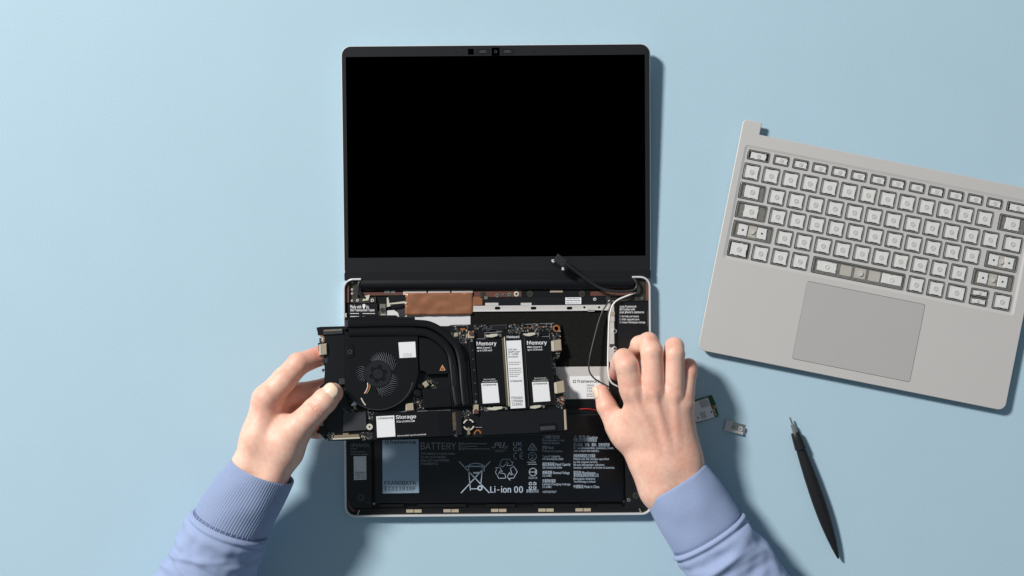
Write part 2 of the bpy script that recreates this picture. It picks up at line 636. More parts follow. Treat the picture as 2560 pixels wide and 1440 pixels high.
inner = G.poly(rot_px(shell_path(4.6)), RIM)
sh = MB()
sh.prism(outer + inner[::-1], 1.0, RIM, 0.35)
sh.prism(rect_px(G, 862, 697, 1627, 1288, RIM, 9, 6), 0.8, 2.0, 0)
shell = sh.build('bottom_shell', 'aluminium_bright', G, laptop, 40)
for x, y in ((900, 740), (1590, 740), (900, 1250), (1590, 1250)):
    c = G.uv(x, y, 0); MB().cyl(c[0], c[1], 6, 0, 0.9, 18).build('rubber_foot', 'black_plastic', G, shell)
part('interior_lining', 'black_plastic', G, laptop, [rect_px(G, 866, 699, 1624, 1284, 2, 7, 5)], 2.0, 2.4, 0)

# --- things on the floor of the bottom shell
part('white_tray', 'white_tray', G, laptop, [G.poly([(945, 778), (988, 775), (1000, 788), (1180, 786), (1180, 840), (945, 840)], 3)], 2.4, 3.0, 0.1)
part('felt_sheet', 'felt', G, laptop, [G.poly([(1176, 781), (1523, 778), (1524, 917), (1176, 918)], 3)], 2.4, 3.4, 0.15)
lower_plate = part('support_plate', 'aluminium', G, laptop, [G.poly([(1300, 918), (1522, 916), (1523, 997), (1302, 999)], 3)], 2.4, 3.6, 0.15)
st = part('sticker', 'white_label', G, lower_plate, [G.poly([(1424, 941), (1501, 940), (1502, 995), (1424, 997)], 3.6)], 3.6, 3.72, 0)
lt = MB()
letters(lt, G, 'framework', 1443, 957, 1500, 8, 3.72, 0.012)
for i, s in enumerate(('FRANJGCP', 'CPA1112', '72801234')):
    letters(lt, G, s[:4], 1467, 966 + 7.2 * i, 1484, 5.0, 3.72, 0.0)
fine_print(lt, G, 1467, 987, 1498, 3.4, 3.72, 4); fine_print(lt, G, 1467, 992, 1498, 3.4, 3.72, 5)
gear(lt, G, 1436, 953.5, 4.6, 3.72)
lt.build('lettering', 'ink_dark', G, st, 0)

# copper foil, slightly crumpled, with its tab
cf = MB()
nx, ny = 34, 12
def foil(px, py):
    u, v = G.uv(px, py, 5.2)
    z = 5.2 + 0.8 * noise.noise(Vector((px / 23, py / 17, 1.3))) + 0.35 * noise.noise(Vector((px / 9, py / 11, 4.1))) * (1 if px > 1110 else .3)
    if px > 1180: z -= 0.4
    return (u, v, z)
ids = {}
for j in range(ny + 1):
    for i in range(nx + 1):
        px = 1012.5 + 170 * i / nx + (2.0 if j < 6 else 0) * (i < 2)
        py = 732.5 + 55.5 * j / ny - 1.5 * i / nx
        ids[i, j] = len(cf.v); cf.v.append(foil(px, py))
for j in range(ny):
    for i in range(nx):
        cf.face((ids[i, j], ids[i, j + 1], ids[i + 1, j + 1], ids[i + 1, j]))
b0 = len(cf.v)
nb = list(range(b0))
copper = cf.build('copper_foil', 'copper_foil', G, laptop, 60)
sm = copper.modifiers.new('thickness', 'SOLIDIFY'); sm.thickness = 0.0006; sm.offset = -1
part('foil_tab', 'copper_foil', G, copper, [G.poly([(1182, 742), (1200, 742), (1200, 744), (1206, 745), (1206, 762), (1182, 764)], 5)], 4.2, 4.9, .1)
part('foil_edge', 'aluminium', G, copper, [G.poly([(1008, 728), (1066, 727), (1066, 733), (1070, 733), (1070, 727), (1125, 726.5), (1125, 733), (1129, 733), (1129, 726), (1182, 726), (1182, 740), (1008, 742)], 4)], 3.4, 4.5, .1)

# connector strip behind the hinge
part('connector_board', 'brown_plastic', G, laptop, [G.poly([(905, 731), (1010, 730), (1010, 738), (905, 739)], 4)], 2.4, 4.2, .1)
strip = part('hinge_strip', 'brown_plastic', G, laptop, [G.poly([(1184, 727), (1304, 726), (1304, 742), (1184, 743)], 4)], 2.4, 4.2, .15)
part('hinge_strip', 'black_plastic', G, laptop, [G.poly([(1304.5, 727), (1475, 726), (1475, 741), (1304.5, 742)], 4)], 2.4, 4.1, .15)
part('hinge_strip', 'brown_plastic', G, laptop, [G.poly([(1476, 729), (1582, 726), (1582, 738), (1476, 740)], 4)], 2.4, 4.2, .15)
part('cover_strip', 'black_film', G, laptop, [G.poly([(1206, 743), (1531, 740), (1531, 765), (1206, 766)], 4)], 2.4, 4.0, .15)
def screw(px, py, r_px, z, parent, m='steel', fr=G):
    c = fr.uv(px, py, z); k = fr.k(px, py, z); r = r_px * k
    mb = MB().cyl(c[0], c[1], r, z - .4, z + .5, 16, .15)
    o = mb.build('screw', m, fr, parent)
    d = MB()
    d.prism(circ(c[0], c[1], r * .5, 6), z + .45, z + .56, 0)
    d.build('screw_socket', 'ink_dark', fr, o)
    return o
for x, y, r, m in ((1207, 735, 7, 'dark_metal'), (1243, 739, 4.5, 'steel'), (1258, 736, 3, 'steel'), (1274, 736, 5, 'steel'), (1291, 735, 6.5, 'cream'),
                   (1325, 735, 8, 'dark_metal'), (1455, 735, 8, 'dark_metal'), (1487, 748, 4, 'aluminium_bright'), (1535, 741, 6, 'dark_metal')):
    screw(x, y, r, 4.2, laptop, m)
for x0, y0, x1, y1, m in ((961, 727, 975, 733.5, 'steel'), (977, 727, 988, 733.5, 'steel'), (1375, 727, 1407, 731, 'tan_plastic'), (1500, 724, 1524, 728, 'dark_metal'),
                          (1210, 741, 1219, 748, 'steel'), (1213, 757, 1246, 764, 'aluminium'), (1302, 757, 1329, 764, 'aluminium'), (1515, 737, 1528, 750, 'dark_metal')):
    part('contact_plate', m, G, laptop, [rect_px(G, x0, y0, x1, y1, 4.4)], 4.0, 4.6, .1)
# silver rail with slots
slots = []
for x in (1244, 1334, 1424):
    c = G.uv(x, 770.5, 5); slots.append(rr(c[0], c[1], 5.6, 2.9, 1.4, 0, 5))
for x in (1461, 1498):
    c = G.uv(x, 768.5, 5); slots.append(circ(c[0], c[1], 1.15, 14))
c = G.uv(1290, 770, 5)
rail = MB().sheet_holes(G.poly([(1183, 764.5), (1521, 762), (1521, 776), (1183, 778)], 5), slots, 4.6, 2.4)
rail_o = rail.build('slotted_rail', 'aluminium', G, laptop)
part('rail_lip', 'aluminium_bright', G, rail_o, [G.poly([(1183, 776.6), (1470, 774.3), (1470, 778), (1486, 778), (1486, 774.2), (1521, 774), (1521, 776.5), (1183, 779.5)], 5)], 2.4, 5.2, .15)
ss = part('sticker', 'white_label', G, laptop, [rect_px(G, 1413.5, 743.5, 1453, 760.5, 4)], 4.0, 4.12, 0)
lt = MB(); fine_print(lt, G, 1418, 748, 1448, 3, 4.12, 1); fine_print(lt, G, 1416, 753, 1450, 3.4, 4.12, 2)
letters(lt, G, '2022.06.07 8 1 1', 1416, 759, 1450, 4.2, 4.12); lt.build('lettering', 'ink_dark', G, ss, 0)

# left hinge bracket and module
part('side_lining', 'brown_plastic', G, laptop, [G.poly([(866, 706), (874, 700), (874, 757), (865, 757)], 5)], 2.4, 7.0, .3)
hbk = part('hinge_bracket', 'dark_metal', G, laptop, [G.poly([(874, 700), (895, 698), (895, 745), (940, 742), (940, 757), (874, 758)], 5)], 2.4, 4.6, .25)
for x, y, r in ((881, 706, 2.4), (880.5, 724, 3.0), (880.5, 734, 3.0), (880, 752, 3.0), (894, 751, 3.6), (931, 751, 4.2)):
    screw(x, y, r, 4.9, hbk, 'aluminium_bright')
part('tape', 'cream', G, laptop, [G.poly([(910, 740), (925, 737), (921, 751), (906, 753)], 6)], 4.7, 5.4, .2)
cb = MB(); cb.tube(smooth_path([hpt(903, 698, 6), hpt(897, 710, 6.5), hpt(896, 726, 6.5), hpt(902, 738, 6), hpt(912, 744, 5)]), 1.5, 8)
cb.build('hinge_cable', 'cable_black', G, laptop, 60)
cb = MB(); cb.tube(smooth_path([hpt(905, 702, 6), hpt(900.5, 714, 6.2), hpt(900.5, 726, 6.2), hpt(905, 735, 6)]), .7, 6)
cb.build('hinge_wire', 'grey_chip', G, laptop, 60)
mod = part('input_module', 'black_film', G, laptop, [rect_px(G, 868, 758.5, 944, 806, 6)], 2.4, 6.5, .3)
lt = MB()
letters(lt, G, 'Made with ♥ by', 876, 771, 922, 6.5, 6.5, .014)
letters(lt, G, 'the Framework Team', 876, 778.3, 936, 6.5, 6.5, .014)
for y, s in ((785.5, 3), (793, 8)):
    fine_print(lt, G, 876, y, 897, 3.5, 6.5, s); fine_print(lt, G, 907, y, 938, 3.5, 6.5, s + 1)
fine_print(lt, G, 916, 800.5, 925, 3, 6.5, 44)
lt.build('lettering', 'ink_white', G, mod, 0)
part('edge_clip', 'cream', G, laptop, [rect_px(G, 862, 783, 867, 800, 8)], 6, 9.0, .2)
brk = part('mount_bracket', 'steel', G, laptop, [rect_px(G, 949, 760, 964, 783, 5, .8)], 2.4, 4.8, .25)
screw(956, 775, 6, 5.0, brk, 'dark_metal')
part('mount_bracket', 'tan_plastic', G, laptop, [rect_px(G, 952, 784.5, 965, 793, 5, .5)], 2.4, 4.2, .25)
bl = part('connector_block', 'black_film', G, laptop, [G.poly([(967, 740), (1014, 736), (1014, 757), (975, 762), (967, 757)], 5)], 2.4, 4.6, .3)
part('connector_bar', 'cream', G, bl, [G.poly([(967, 744), (971, 744), (974, 758), (1012, 753), (1019, 758), (1013, 762), (976, 766), (967, 768)], 6)], 4.6, 5.6, .3)
part('connector_flap', 'black_plastic', G, bl, [G.poly([(975, 761), (1011, 758), (1009, 766), (980, 772)], 6)], 5.6, 6.2, .2)
part('cable_cover', 'grey_chip', G, laptop, [G.poly([(985, 768), (1013, 766), (1013, 789), (998, 794), (994, 778)], 4)], 2.4, 3.8, .2)

# right hinge corner and module
part('side_lining', 'brown_plastic', G, laptop, [G.poly([(1614, 700), (1622, 706), (1623, 752), (1614, 752)], 5)], 2.4, 7.0, .3)
hbk = part('hinge_bracket', 'dark_metal', G, laptop, [G.poly([(1593, 698), (1613, 697), (1613, 752), (1548, 754), (1548, 742), (1593, 740)], 5)], 2.4, 4.4, .25)
for x, y, r in ((1604, 699.5, 3.2), (1606, 746, 3.4), (1591, 745, 2.6), (1554, 746, 3.2), (1604, 720, 2.4)):
    screw(x, y, r, 4.7, hbk, 'dark_metal' if y < 730 else 'steel')
mod = part('input_module', 'black_film', G, laptop, [rect_px(G, 1545, 754, 1624.5, 1040, 6)], 2.4, 6.4, .3)
lt = MB()
for s, x1, y, cap, b in (('Scan Framework', 1591, 769, 5.6, .012), ('QR Codes with', 1587, 776, 5.6, .012), ("your phone's camera to", 1610, 783, 5.6, .012),
                         ('1. Get help and repairs', 1597, 793, 4.6, .008), ('2. Order upgrade parts', 1598, 800.5, 4.6, .008), ('3. Create Marketplace listings', 1613, 808, 4.6, .008)):
    letters(lt, G, s, 1549, y, x1, cap, 6.4, b)
lt.build('lettering', 'ink_white', G, mod, 0)
part('sticker', 'white_label', G, mod, [rect_px(G, 1572, 893, 1609, 942, 6.4)], 6.4, 6.52, 0)
part('edge_pad', 'dark_metal', G, mod, [rect_px(G, 1618, 778, 1624, 816, 6.4)], 6.4, 7, .15)
brk = part('side_bracket', 'aluminium', G, laptop, [rect_px(G, 1520.5, 750, 1536, 905, 5, 1.2)], 2.4, 4.8, .25)
screw(1529, 757, 6.5, 5.0, brk, 'steel')
for y in (828, 871.5):
    screw(1536.5, y, 6, 5.4, brk, 'aluminium_bright')
for y0, y1, m in ((779, 790, 'tan_plastic'), (792, 804, 'aluminium'), (860, 868, 'grey_chip')):
    part('bracket_pad', m, G, brk, [rect_px(G, 1524, y0, 1537, y1, 5)], 4.8, 5.3, .1)
part('bracket_channel', 'black_plastic', G, laptop, [rect_px(G, 1537, 756, 1544.5, 940, 4)], 2.4, 4.0, .2)

# battery
battery = part('battery', 'battery_wrap', G, laptop, [rect_px(G, 935, 1036, 1559, 1256, 7, 2.5, 5)], 2.4, 7.4, .9, 50)
BZ = 7.4
bs = part('sticker', 'blue_label', G, battery, [G.poly([(956, 1099), (1046.5, 1096), (1047.5, 1232), (956.5, 1234)], BZ)], BZ, BZ + .1, 0)
lt = MB(); z = BZ + .1
letters(lt, G, 'framework', 975, 1109.5, 1040, 8.5, z, .012)
gear(lt, G, 966.5, 1106, 5.4, z)
letters(lt, G, 'FRANBBATA', 961, 1212, 1040, 9.5, z, 0, mono=True)
letters(lt, G, '1121101NF', 961, 1226, 1040, 9.5, z, 0, mono=True)
lt.build('lettering', 'ink_dark', G, bs, 0)
lt = MB(); z = BZ
letters(lt, G, 'BATTERY', 1052, 1123.5, 1140, 17, z, -.002)
for s, x1, y in (('This battery is replaceable.', 1138, 1136.5), ('To see more details:', 1115, 1145), ('https://fr.me/FRANBB', 1123, 1153.5), ('FRANBBAT01', 1096, 1162)):
    letters(lt, G, s, 1052, y, x1, 5.6, z, .006)
lt.build('lettering', 'ink_grey', G, battery, 0); lt = MB()
# KC mark and lines beside it
strokes(lt, G, [(1148, 1106), (1148, 1125)], 1.6, z); strokes(lt, G, [(1152, 1106), (1152, 1114), (1158, 1106)], 1.4, z); strokes(lt, G, [(1152, 1125), (1152, 1117), (1158, 1125)], 1.4, z)
for r in (4.6, 7.2):
    strokes(lt, G, [(1160 + r * math.cos(math.radians(t)), 1115.5 + r * math.sin(math.radians(t))) for t in range(50, 311, 26)], 1.3, z)
for y, x1, s in ((1111, 1216, 1), (1117.5, 1192, 2), (1124, 1224, 3)):
    fine_print(lt, G, 1163, y, x1, 3.6, z, s)
lt.build('certification_marks', 'ink_grey', G, battery, 0); lt = MB()
# component recognition mark
letters(lt, G, 'c', 1229, 1121, 1234, 6, z, .01); letters(lt, G, 'US', 1260, 1121, 1270, 6.5, z, .01)
letters(lt, G, 'ЯU', 1234, 1120, 1258, 14, z, .03, skew=.3); letters(lt, G, 'MH29197', 1236, 1130, 1264, 5.5, z)
lt.build('certification_marks', 'ink_grey', G, battery, 0)
lt = MB()
letters(lt, G, 'UK', 1283, 1115, 1305, 10, z, .004); letters(lt, G, 'CA', 1283, 1128, 1305, 10, z, .004)
for cx in (1292, 1307):
    strokes(lt, G, [(cx + 8 * math.cos(math.radians(t)), 1140 + 8 * math.sin(math.radians(t))) for t in range(90, 271, 20)], 1.7, z)
strokes(lt, G, [(1299, 1140), (1306, 1140)], 1.7, z)
lt.build('conformity_marks', 'ink_blue_grey', G, battery, 0); lt = MB()
# crossed-out bin
strokes(lt, G, [(1148, 1154), (1223, 1232)], 2.4, z); strokes(lt, G, [(1225, 1154), (1153, 1232)], 2.4, z)
strokes(lt, G, [(1166, 1166), (1211, 1166)], 3.0, z); strokes(lt, G, [(1171, 1167), (1176, 1226)], 2.0, z); strokes(lt, G, [(1206, 1167), (1202, 1212)], 2.0, z)
strokes(lt, G, [(1170, 1165), (1178, 1160), (1190, 1158), (1202, 1160), (1209, 1164)], 2.2, z); strokes(lt, G, [(1176, 1222), (1194, 1222)], 2.0, z)
strokes(lt, G, [(1184, 1182), (1197, 1182)], 4.0, z); strokes(lt, G, [(1206, 1172), (1211, 1172), (1211, 1177), (1206, 1177)], 1.4, z, closed=True)
c = G.uv(1200, 1220, z); k = G.k(1200, 1220, z)
A = lt.loop(circ(c[0], c[1], 6.6 * k, 20), z + .09); B = lt.loop(circ(c[0], c[1], 3.2 * k, 20), z + .09); lt.bridge(A, B)
lt.build('crossed_bin_symbol', 'ink_blue_grey', G, battery, 0); lt = MB()
# three folded arrows
for t0 in (0, 120, 240):
    def rp(x, y):
        t = math.radians(t0); x -= 1265.5; y -= 1174.5
        return (1265.5 + x * math.cos(t) - y * math.sin(t), 1174.5 + x * math.sin(t) + y * math.cos(t))
    for pl in ([(1248, 1163), (1256, 1148), (1264, 1148), (1268, 1156), (1258, 1167)], [(1264, 1148), (1274, 1148), (1280, 1157), (1284, 1152), (1279, 1164), (1266, 1164), (1271, 1160)]):
        strokes(lt, G, [rp(*p) for p in pl], 1.3, z, closed=True)
lt.build('recycling_symbol', 'ink_blue_grey', G, battery, 0); lt = MB()
# ticked triangle, circled marks, rounded square mark
strokes(lt, G, [(1331, 1107), (1342.5, 1125), (1319.5, 1125)], 1.6, z, closed=True)
def ringm(x, y, r, wd, a0=0, a1=360):
    strokes(lt, G, [(x + r * math.cos(math.radians(t)), y + r * math.sin(math.radians(t))) for t in np.linspace(a0, a1, 19)], wd, z)
ringm(1331, 1118, 4.6, 1.3, 20, 330); strokes(lt, G, [(1328.5, 1118), (1330.5, 1120), (1334.5, 1115)], 1.3, z)
ringm(1331, 1141, 10, 1.3); letters(lt, G, 'PS', 1327, 1141, 1335, 5, z); letters(lt, G, 'E', 1329, 1147.5, 1333, 5, z)
fine_print(lt, G, 1318, 1157, 1342, 3, z, 5); fine_print(lt, G, 1320, 1162, 1342, 3, z, 6)
ringm(1332.5, 1180, 9.5, 2.0, 12, 348); strokes(lt, G, [(1324, 1180), (1341, 1180)], 1.4, z); strokes(lt, G, [(1337, 1176), (1341, 1180), (1337, 1184)], 1.2, z)
letters(lt, G, 'R33416', 1322, 1197, 1343, 5.0, z)
for sx, sy in ((-1, -1), (1, -1), (1, 1), (-1, 1)):
    strokes(lt, G, [(1331.5 + sx * 2.5, 1214.5 + sy * 8), (1331.5 + sx * 8, 1214.5 + sy * 8), (1331.5 + sx * 8, 1214.5 + sy * 2.5)], 2.6, z)
    strokes(lt, G, [(1331.5 + sx * 1.5, 1214.5 + sy * 4.5), (1331.5 + sx * 4.5, 1214.5 + sy * 1.5)], 2.0, z)
letters(lt, G, '静電気対応', 1316, 1231, 1347, 4.6, z)
lt.build('certification_marks', 'ink_blue_grey', G, battery, 0); lt = MB()
letters(lt, G, 'Li-ion 00', 1226, 1231.5, 1307, 15.5, z, .012)
lt.build('lettering', 'ink_blue_grey', G, battery, 0); lt = MB()
for s, x1, y in (('二次鋰離子電池組', 1399, 1096), ('Rechargeable Li-ion', 1410, 1103), ('Polymer Battery', 1399, 1110), ('型號 Model', 1384, 1122.5), ('Framework Laptop', 1406, 1130),
                 ('Typical Capacity', 1400, 1143), ('3678mAh/56.6Wh', 1408, 1150), ('額定電容量 Rated Capacity', 1426, 1164), ('3572mAh/55.0Wh', 1405, 1171.5),
                 ('標稱電壓 Nominal Voltage', 1424, 1185), ('15.4VDC', 1379, 1192), ('充電限制電壓', 1389, 1206), ('Limited Charging Voltage', 1426, 1213), ('17.6VDC', 1379, 1220), ('4ICP6/59/67', 1391, 1232)):
    letters(lt, G, s, 1356, y, x1, 5.0, z, .004)
lt.build('lettering', 'ink_blue_grey', G, battery, 0); lt = MB()
for s, x1, y in (('⚠ 警告 Caution', 1494, 1096.5), ('危險 請勿自行拆卸電池', 1492, 1104), ('禁止拆解、刺穿、壓碎、加熱或焚燒', 1524, 1115.5), ('Do not disassemble, puncture, crush,', 1534, 1122.5),
                 ('tear or burn the battery.', 1498, 1129.5), ('請使用原廠指定之充電器', 1488, 1143), ('Please use the charger specified', 1522, 1150), ('by the original factory.', 1495, 1157.5),
                 ('Ne pas désagréger, pénétrer,', 1512, 1164.5), ('écraser, déchirer ou brûler la batterie.', 1537, 1171.5), ('製造商 Manufacturer', 1489, 1185), ('東莞新能源科技有限公司', 1496, 1192),
                 ('Dongguan Amperex', 1488, 1199.5), ('Technology Limited', 1488, 1206.5), ('中國製造 Made in China', 1498, 1220)):
    letters(lt, G, s, 1434, y, x1, 5.0, z, .004)
lt.build('lettering', 'ink_blue_grey', G, battery, 0)
part('battery_edge_tape', 'satin_black', G, battery, [rect_px(G, 1200, 1022, 1500, 1035.5, 5)], 2.4, 5.0, .3)
rw = MB(); rw.tube(smooth_path([hpt(1447, 1023, 6), hpt(1465, 1022, 6.6), hpt(1482, 1024, 6.5), hpt(1510, 1031, 6)]), .55, 6)
rw.build('battery_wire', 'wire_red', G, battery, 60)

# speakers
for px0, px1, left in ((867, 930, True), (1563, 1623, False)):
    sp = part('speaker', 'black_film', G, laptop, [rect_px(G, px0, 1085, px1, 1271, 6, 2)], 2.4, 6.4, .4)
    if left:
        s2 = part('sticker', 'white_label', G, sp, [G.poly([(884, 1141), (915.5, 1140), (916, 1199), (885, 1200)], 6.4)], 6.4, 6.5, 0)
        lt = MB()
        for i, s in enumerate(('FRANBX', 'FQA112', '160780')):
            letters(lt, G, s, 887, 1184 + 6.4 * i, 914, 5, 6.5, .004)
        lt.build('lettering', 'ink_dark', G, s2, 0)
        lt = MB(); letters(lt, G, 'SPEAKER', 876.5, 1117.5, 922, 8.2, 6.4, 0)
        letters(lt, G, '8 Ω 2W', 876.5, 1124, 892, 4, 6.4); fine_print(lt, G, 877, 1131, 914, 3, 6.4, 9); fine_print(lt, G, 877, 1137, 920, 3, 6.4, 10)
        lt.build('lettering', 'ink_grey', G, sp, 0)
    for x, y, r, m in (((902, 1244, 9.5, 'dark_metal'), (921, 1255, 4.5, 'dark_metal'), (935, 1259, 3, 'steel')) if left else ((1590, 1239, 8.5, 'dark_metal'), (1572, 1250, 4.5, 'steel'), (1560, 1254, 3, 'dark_metal'))):
        screw(x, y, r, 6.6, sp, m)
# front edge: strip with paired magnets
fs = part('front_strip', 'black_plastic', G, laptop, [rect_px(G, 868, 1268.5, 1622, 1284, 5, 1)], 2.4, 5.0, .3)
for x in (1035, 1128, 1247, 1365, 1458):
    for sx in (-10, 10):
        part('magnet', 'tan_plastic', G, fs, [rect_px(G, x + sx - 9.2, 1273.6 - (x - 1035) * .007, x + sx + 9.2, 1281.2 - (x - 1035) * .007, 5)], 5.0, 6.0, .15)
for x0, x1 in ((950, 1010), (1045, 1165), (1215, 1288), (1335, 1450), (1495, 1555)):
    part('front_rib', 'satin_black', G, fs, [rect_px(G, x0, 1260, x1, 1268, 5, .5)], 2.4, 5.6, .3)
part('corner_brace', 'brown_plastic', G, laptop, [G.poly([(868, 1247), (872, 1250), (875, 1262), (884, 1272), (892, 1277), (880, 1280), (870, 1268)], 7)], 5.0, 7.5, .4)
for pl in ([(897, 1274), (900, 1275), (896, 1287), (892, 1287)], [(1597, 1271), (1600, 1271), (1606, 1284), (1601, 1284)]):
    part('corner_rib', 'steel', G, laptop, [G.poly(pl, 7)], 5.0, 7.5, .2)

# loose cables that belong to the laptop
cb = MB(); cb.tube(smooth_path([hpt(1590, 731, 8), hpt(1572, 738, 9), hpt(1550, 747, 10), hpt(1537, 756, 10.5), hpt(1528, 772, 11), hpt(1523, 800, 12), hpt(1521, 850, 14), hpt(1520, 900, 16.5), hpt(1521, 935, 18), hpt(1528, 955, 18), hpt(1542, 965, 17), hpt(1560, 972, 14)]), .85, 10)
cb.build('antenna_cable', 'cable_white', G, laptop, 60)
cb = MB(); cb.tube(smooth_path([hpt(1546, 745, 6), hpt(1525, 753, 8), hpt(1510, 772, 9), hpt(1498, 800, 10), hpt(1485, 848, 13), hpt(1475, 890, 16), hpt(1472, 916, 17), hpt(1475, 932, 18), hpt(1487, 947, 18), hpt(1505, 958, 18), hpt(1522, 967, 18), hpt(1540, 975, 14)]), .75, 10)
cb.build('antenna_cable', 'cable_black', G, laptop, 60)
cb = MB(); cb.tube(smooth_path([hpt(1582, 692, 8), hpt(1590, 704, 9.5), hpt(1592, 716, 10), hpt(1584, 725, 10.5), hpt(1560, 728.5, 11), hpt(1530, 727.5, 12), hpt(1506, 722, 13), hpt(1480, 708, 15), hpt(1450, 686, 18), hpt(1425, 667, 21), hpt(1405, 652, 22)]), 1.35, 10, flat=.85)
dc = cb.build('display_cable', 'cable_black', G, laptop, 60)
part('plug_housing', 'cable_black', G, dc, [G.poly([(1395, 634), (1418, 651), (1408, 669), (1383, 652)], 22)], 19.0, 22.8, .5)
part('plug_face', 'hinge_black', G, dc, [G.poly([(1385, 652), (1407, 668), (1403, 676), (1380, 660)], 22)], 19.3, 21.6, .3)
for pl in ([(1379, 649), (1387, 648), (1390, 654), (1383, 657), (1379, 654)], [(1405, 668), (1410, 668), (1411, 676), (1404, 675)]):
    part('plug_latch', 'aluminium_bright', G, dc, [G.poly(pl, 22)], 19.6, 22.2, .3)

# ------------------------------------------------------------------ mainboard, held up at a slant
t1, t2, tz = math.radians(1.7), math.radians(94.5), -0.21
hz = math.sqrt(1 - tz * tz)
B = Frame(world_pt(1105, 955, 41), (math.cos(t1) * hz, math.sin(t1) * hz, tz), (math.cos(t2) * hz, math.sin(t2) * hz, tz))
board = thing('laptop_mainboard', B, 'black laptop mainboard with fan, heat pipes and memory, held up over the open laptop', 'mainboard')
pcb = part('circuit_board', 'pcb_black', B, board, [B.poly([(791, 819), (800, 817), (870, 815), (1120, 815), (1130, 812), (1393, 807), (1403, 811), (1403, 830), (1398, 843), (1400, 850),
    (1400, 878), (1388, 888), (1390, 935), (1402, 950), (1408, 985), (1412, 1018), (1418, 1023), (1419, 1077), (1388, 1085), (1200, 1092), (1010, 1099), (818, 1102), (806, 1092), (798, 1084), (793, 1084), (792, 1076), (798, 1074),
    (799, 1050), (806, 1040), (806, 985), (801, 980), (800, 965), (810, 958), (812, 930), (810, 892), (797, 886), (795, 858), (800, 856), (808, 852), (808, 842), (800, 838), (795, 838), (794, 830)], 0)], -1.2, 0.0, .1)

def bpart(name, m, pts, z0, z1, c=.12, parent=None, smooth=35):
    return part(name, m, B, parent or board, [B.poly(pts, z1)], z0, z1, c, smooth)
def brect(name, m, x0, y0, x1, y1, z0, z1, c=.12, r=0.0, parent=None):
    """rectangle along the board's own axes"""
    cc = B.uv((x0 + x1) / 2, (y0 + y1) / 2, z1); k = B.k((x0 + x1) / 2, (y0 + y1) / 2, z1)
    return part(name, m, B, parent or board, [rr(cc[0], cc[1], (x1 - x0) * k, (y1 - y0) * k, r)], z0, z1, c)

# insulating film on the left, the shield on the lower right
bpart('insulating_film', 'black_film', [(815, 838), (862, 836), (862, 1000), (880, 1028), (856, 1030), (856, 1080), (822, 1082), (815, 1060)], 0, .35, .05)
bpart('insulating_film', 'black_film', [(1200, 1029), (1300, 1026), (1408, 1022), (1412, 1076), (1345, 1082), (1206, 1088)], 0, 1.6, .2)
# fan
FC = (945, 935)
fc = B.uv(*FC, 6.0); fk = B.k(*FC, 6.0)
pl = B.poly([(863, 840), (1044, 837)], 6.0)
outline = [pl[0]]
def fan_pt(deg, r): return (fc[0] + r * fk * math.cos(math.radians(deg)), fc[1] + r * fk * math.sin(math.radians(deg)))
outline += [B.uv(866, 880, 6), B.uv(868, 930, 6)]
outline += [fan_pt(a, 88 if a < 230 else (88 if a < 300 else 92 + (a - 300) * .12)) for a in range(195, 352, 6)]
outline += [B.uv(1046, 930, 6), B.uv(1044, 890, 6), pl[1]]
outline = ccw(outline)
holes = []
for a0, a1, r0, r1 in ((14, 116, 35, 60), (148, 206, 36, 56), (-100, -4, 35, 60)):
    n = 12
    p_ = []
    for i in range(n + 1):
        t = i / n
        taper = math.sin(math.pi * min(1, max(0, t)) ** .8) ** .45 if 0 < t < 1 else 0.12
        p_.append((fan_pt(a0 + (a1 - a0) * t, r0 + (r1 - r0) * max(.2, taper))))
    for i in range(n, -1, -1):
        p_.append(fan_pt(a0 + (a1 - a0) * i / n, r0))
    holes.append(p_)
fan = MB().sheet_holes(outline, holes, 6.0, 0.2).build('cooling_fan', 'satin_black', B, board)
part('fan_floor', 'hinge_black', B, fan, [circ(fc[0], fc[1], 66 * fk, 40)], .3, .6, 0)
bl = MB()
for i in range(52):
    a = 2 * math.pi * i / 52
    sw = .55
    q = []
    for j in range(5):
        t = j / 4; r = (30 + 36 * t) * fk; aa = a + sw * t
        q.append((fc[0] + r * math.cos(aa), fc[1] + r * math.sin(aa)))
    o1 = [(x + .34 * math.cos(a + 1.57), y + .34 * math.sin(a + 1.57)) for x, y in q]
    bl.prism(q + o1[::-1], 2.5, 5.9, 0, False)
blo = bl.build('fan_blades', 'fan_blade', B, fan, 0)
blo['kind'] = 'stuff'
hub = part('fan_hub', 'fan_hub', B, fan, [circ(fc[0], fc[1], 33 * fk, 40)], 6.0, 6.35, .1)
cog = []
for i in range(48):
    a = 2 * math.pi * i / 48
    r = (20 + 3.2 * math.tanh(3 * math.sin(6 * a))) * fk
    cog.append((fc[0] + r * math.cos(a), fc[1] + r * math.sin(a)))
part('logo_relief', 'hinge_black', B, hub, [cog], 6.35, 6.6, .1)
part('logo_centre', 'fan_hub', B, hub, [circ(fc[0], fc[1], 12.5 * fk, 30)], 6.6, 6.75, .1)
fst = bpart('sticker', 'white_label', [(996, 856), (1038, 854), (1040, 893), (999, 895)], 6.0, 6.1, 0, fan)
lt = MB()
for i in range(4):
    fine_print(lt, B, 1008, 884.5 + 2.6 * i, 1031, 1.6, 6.1, 30 + i)
lt.build('lettering', 'ink_grey', B, fst, 0)
for j, m in enumerate(('cable_white', 'wire_red', 'wire_green')):
    tb_ = MB(); x = 919 + 3.0 * j
    q = [(x, 957 + 2 * j), (x + .5, 967), (x - 3, 976), (x - 8, 984)]
    tb_.tube([(*B.uv(a, b, 6.6), 6.6) for a, b in q], .38, 6)
    tb_.build('fan_wire', m, B, fan, 60)
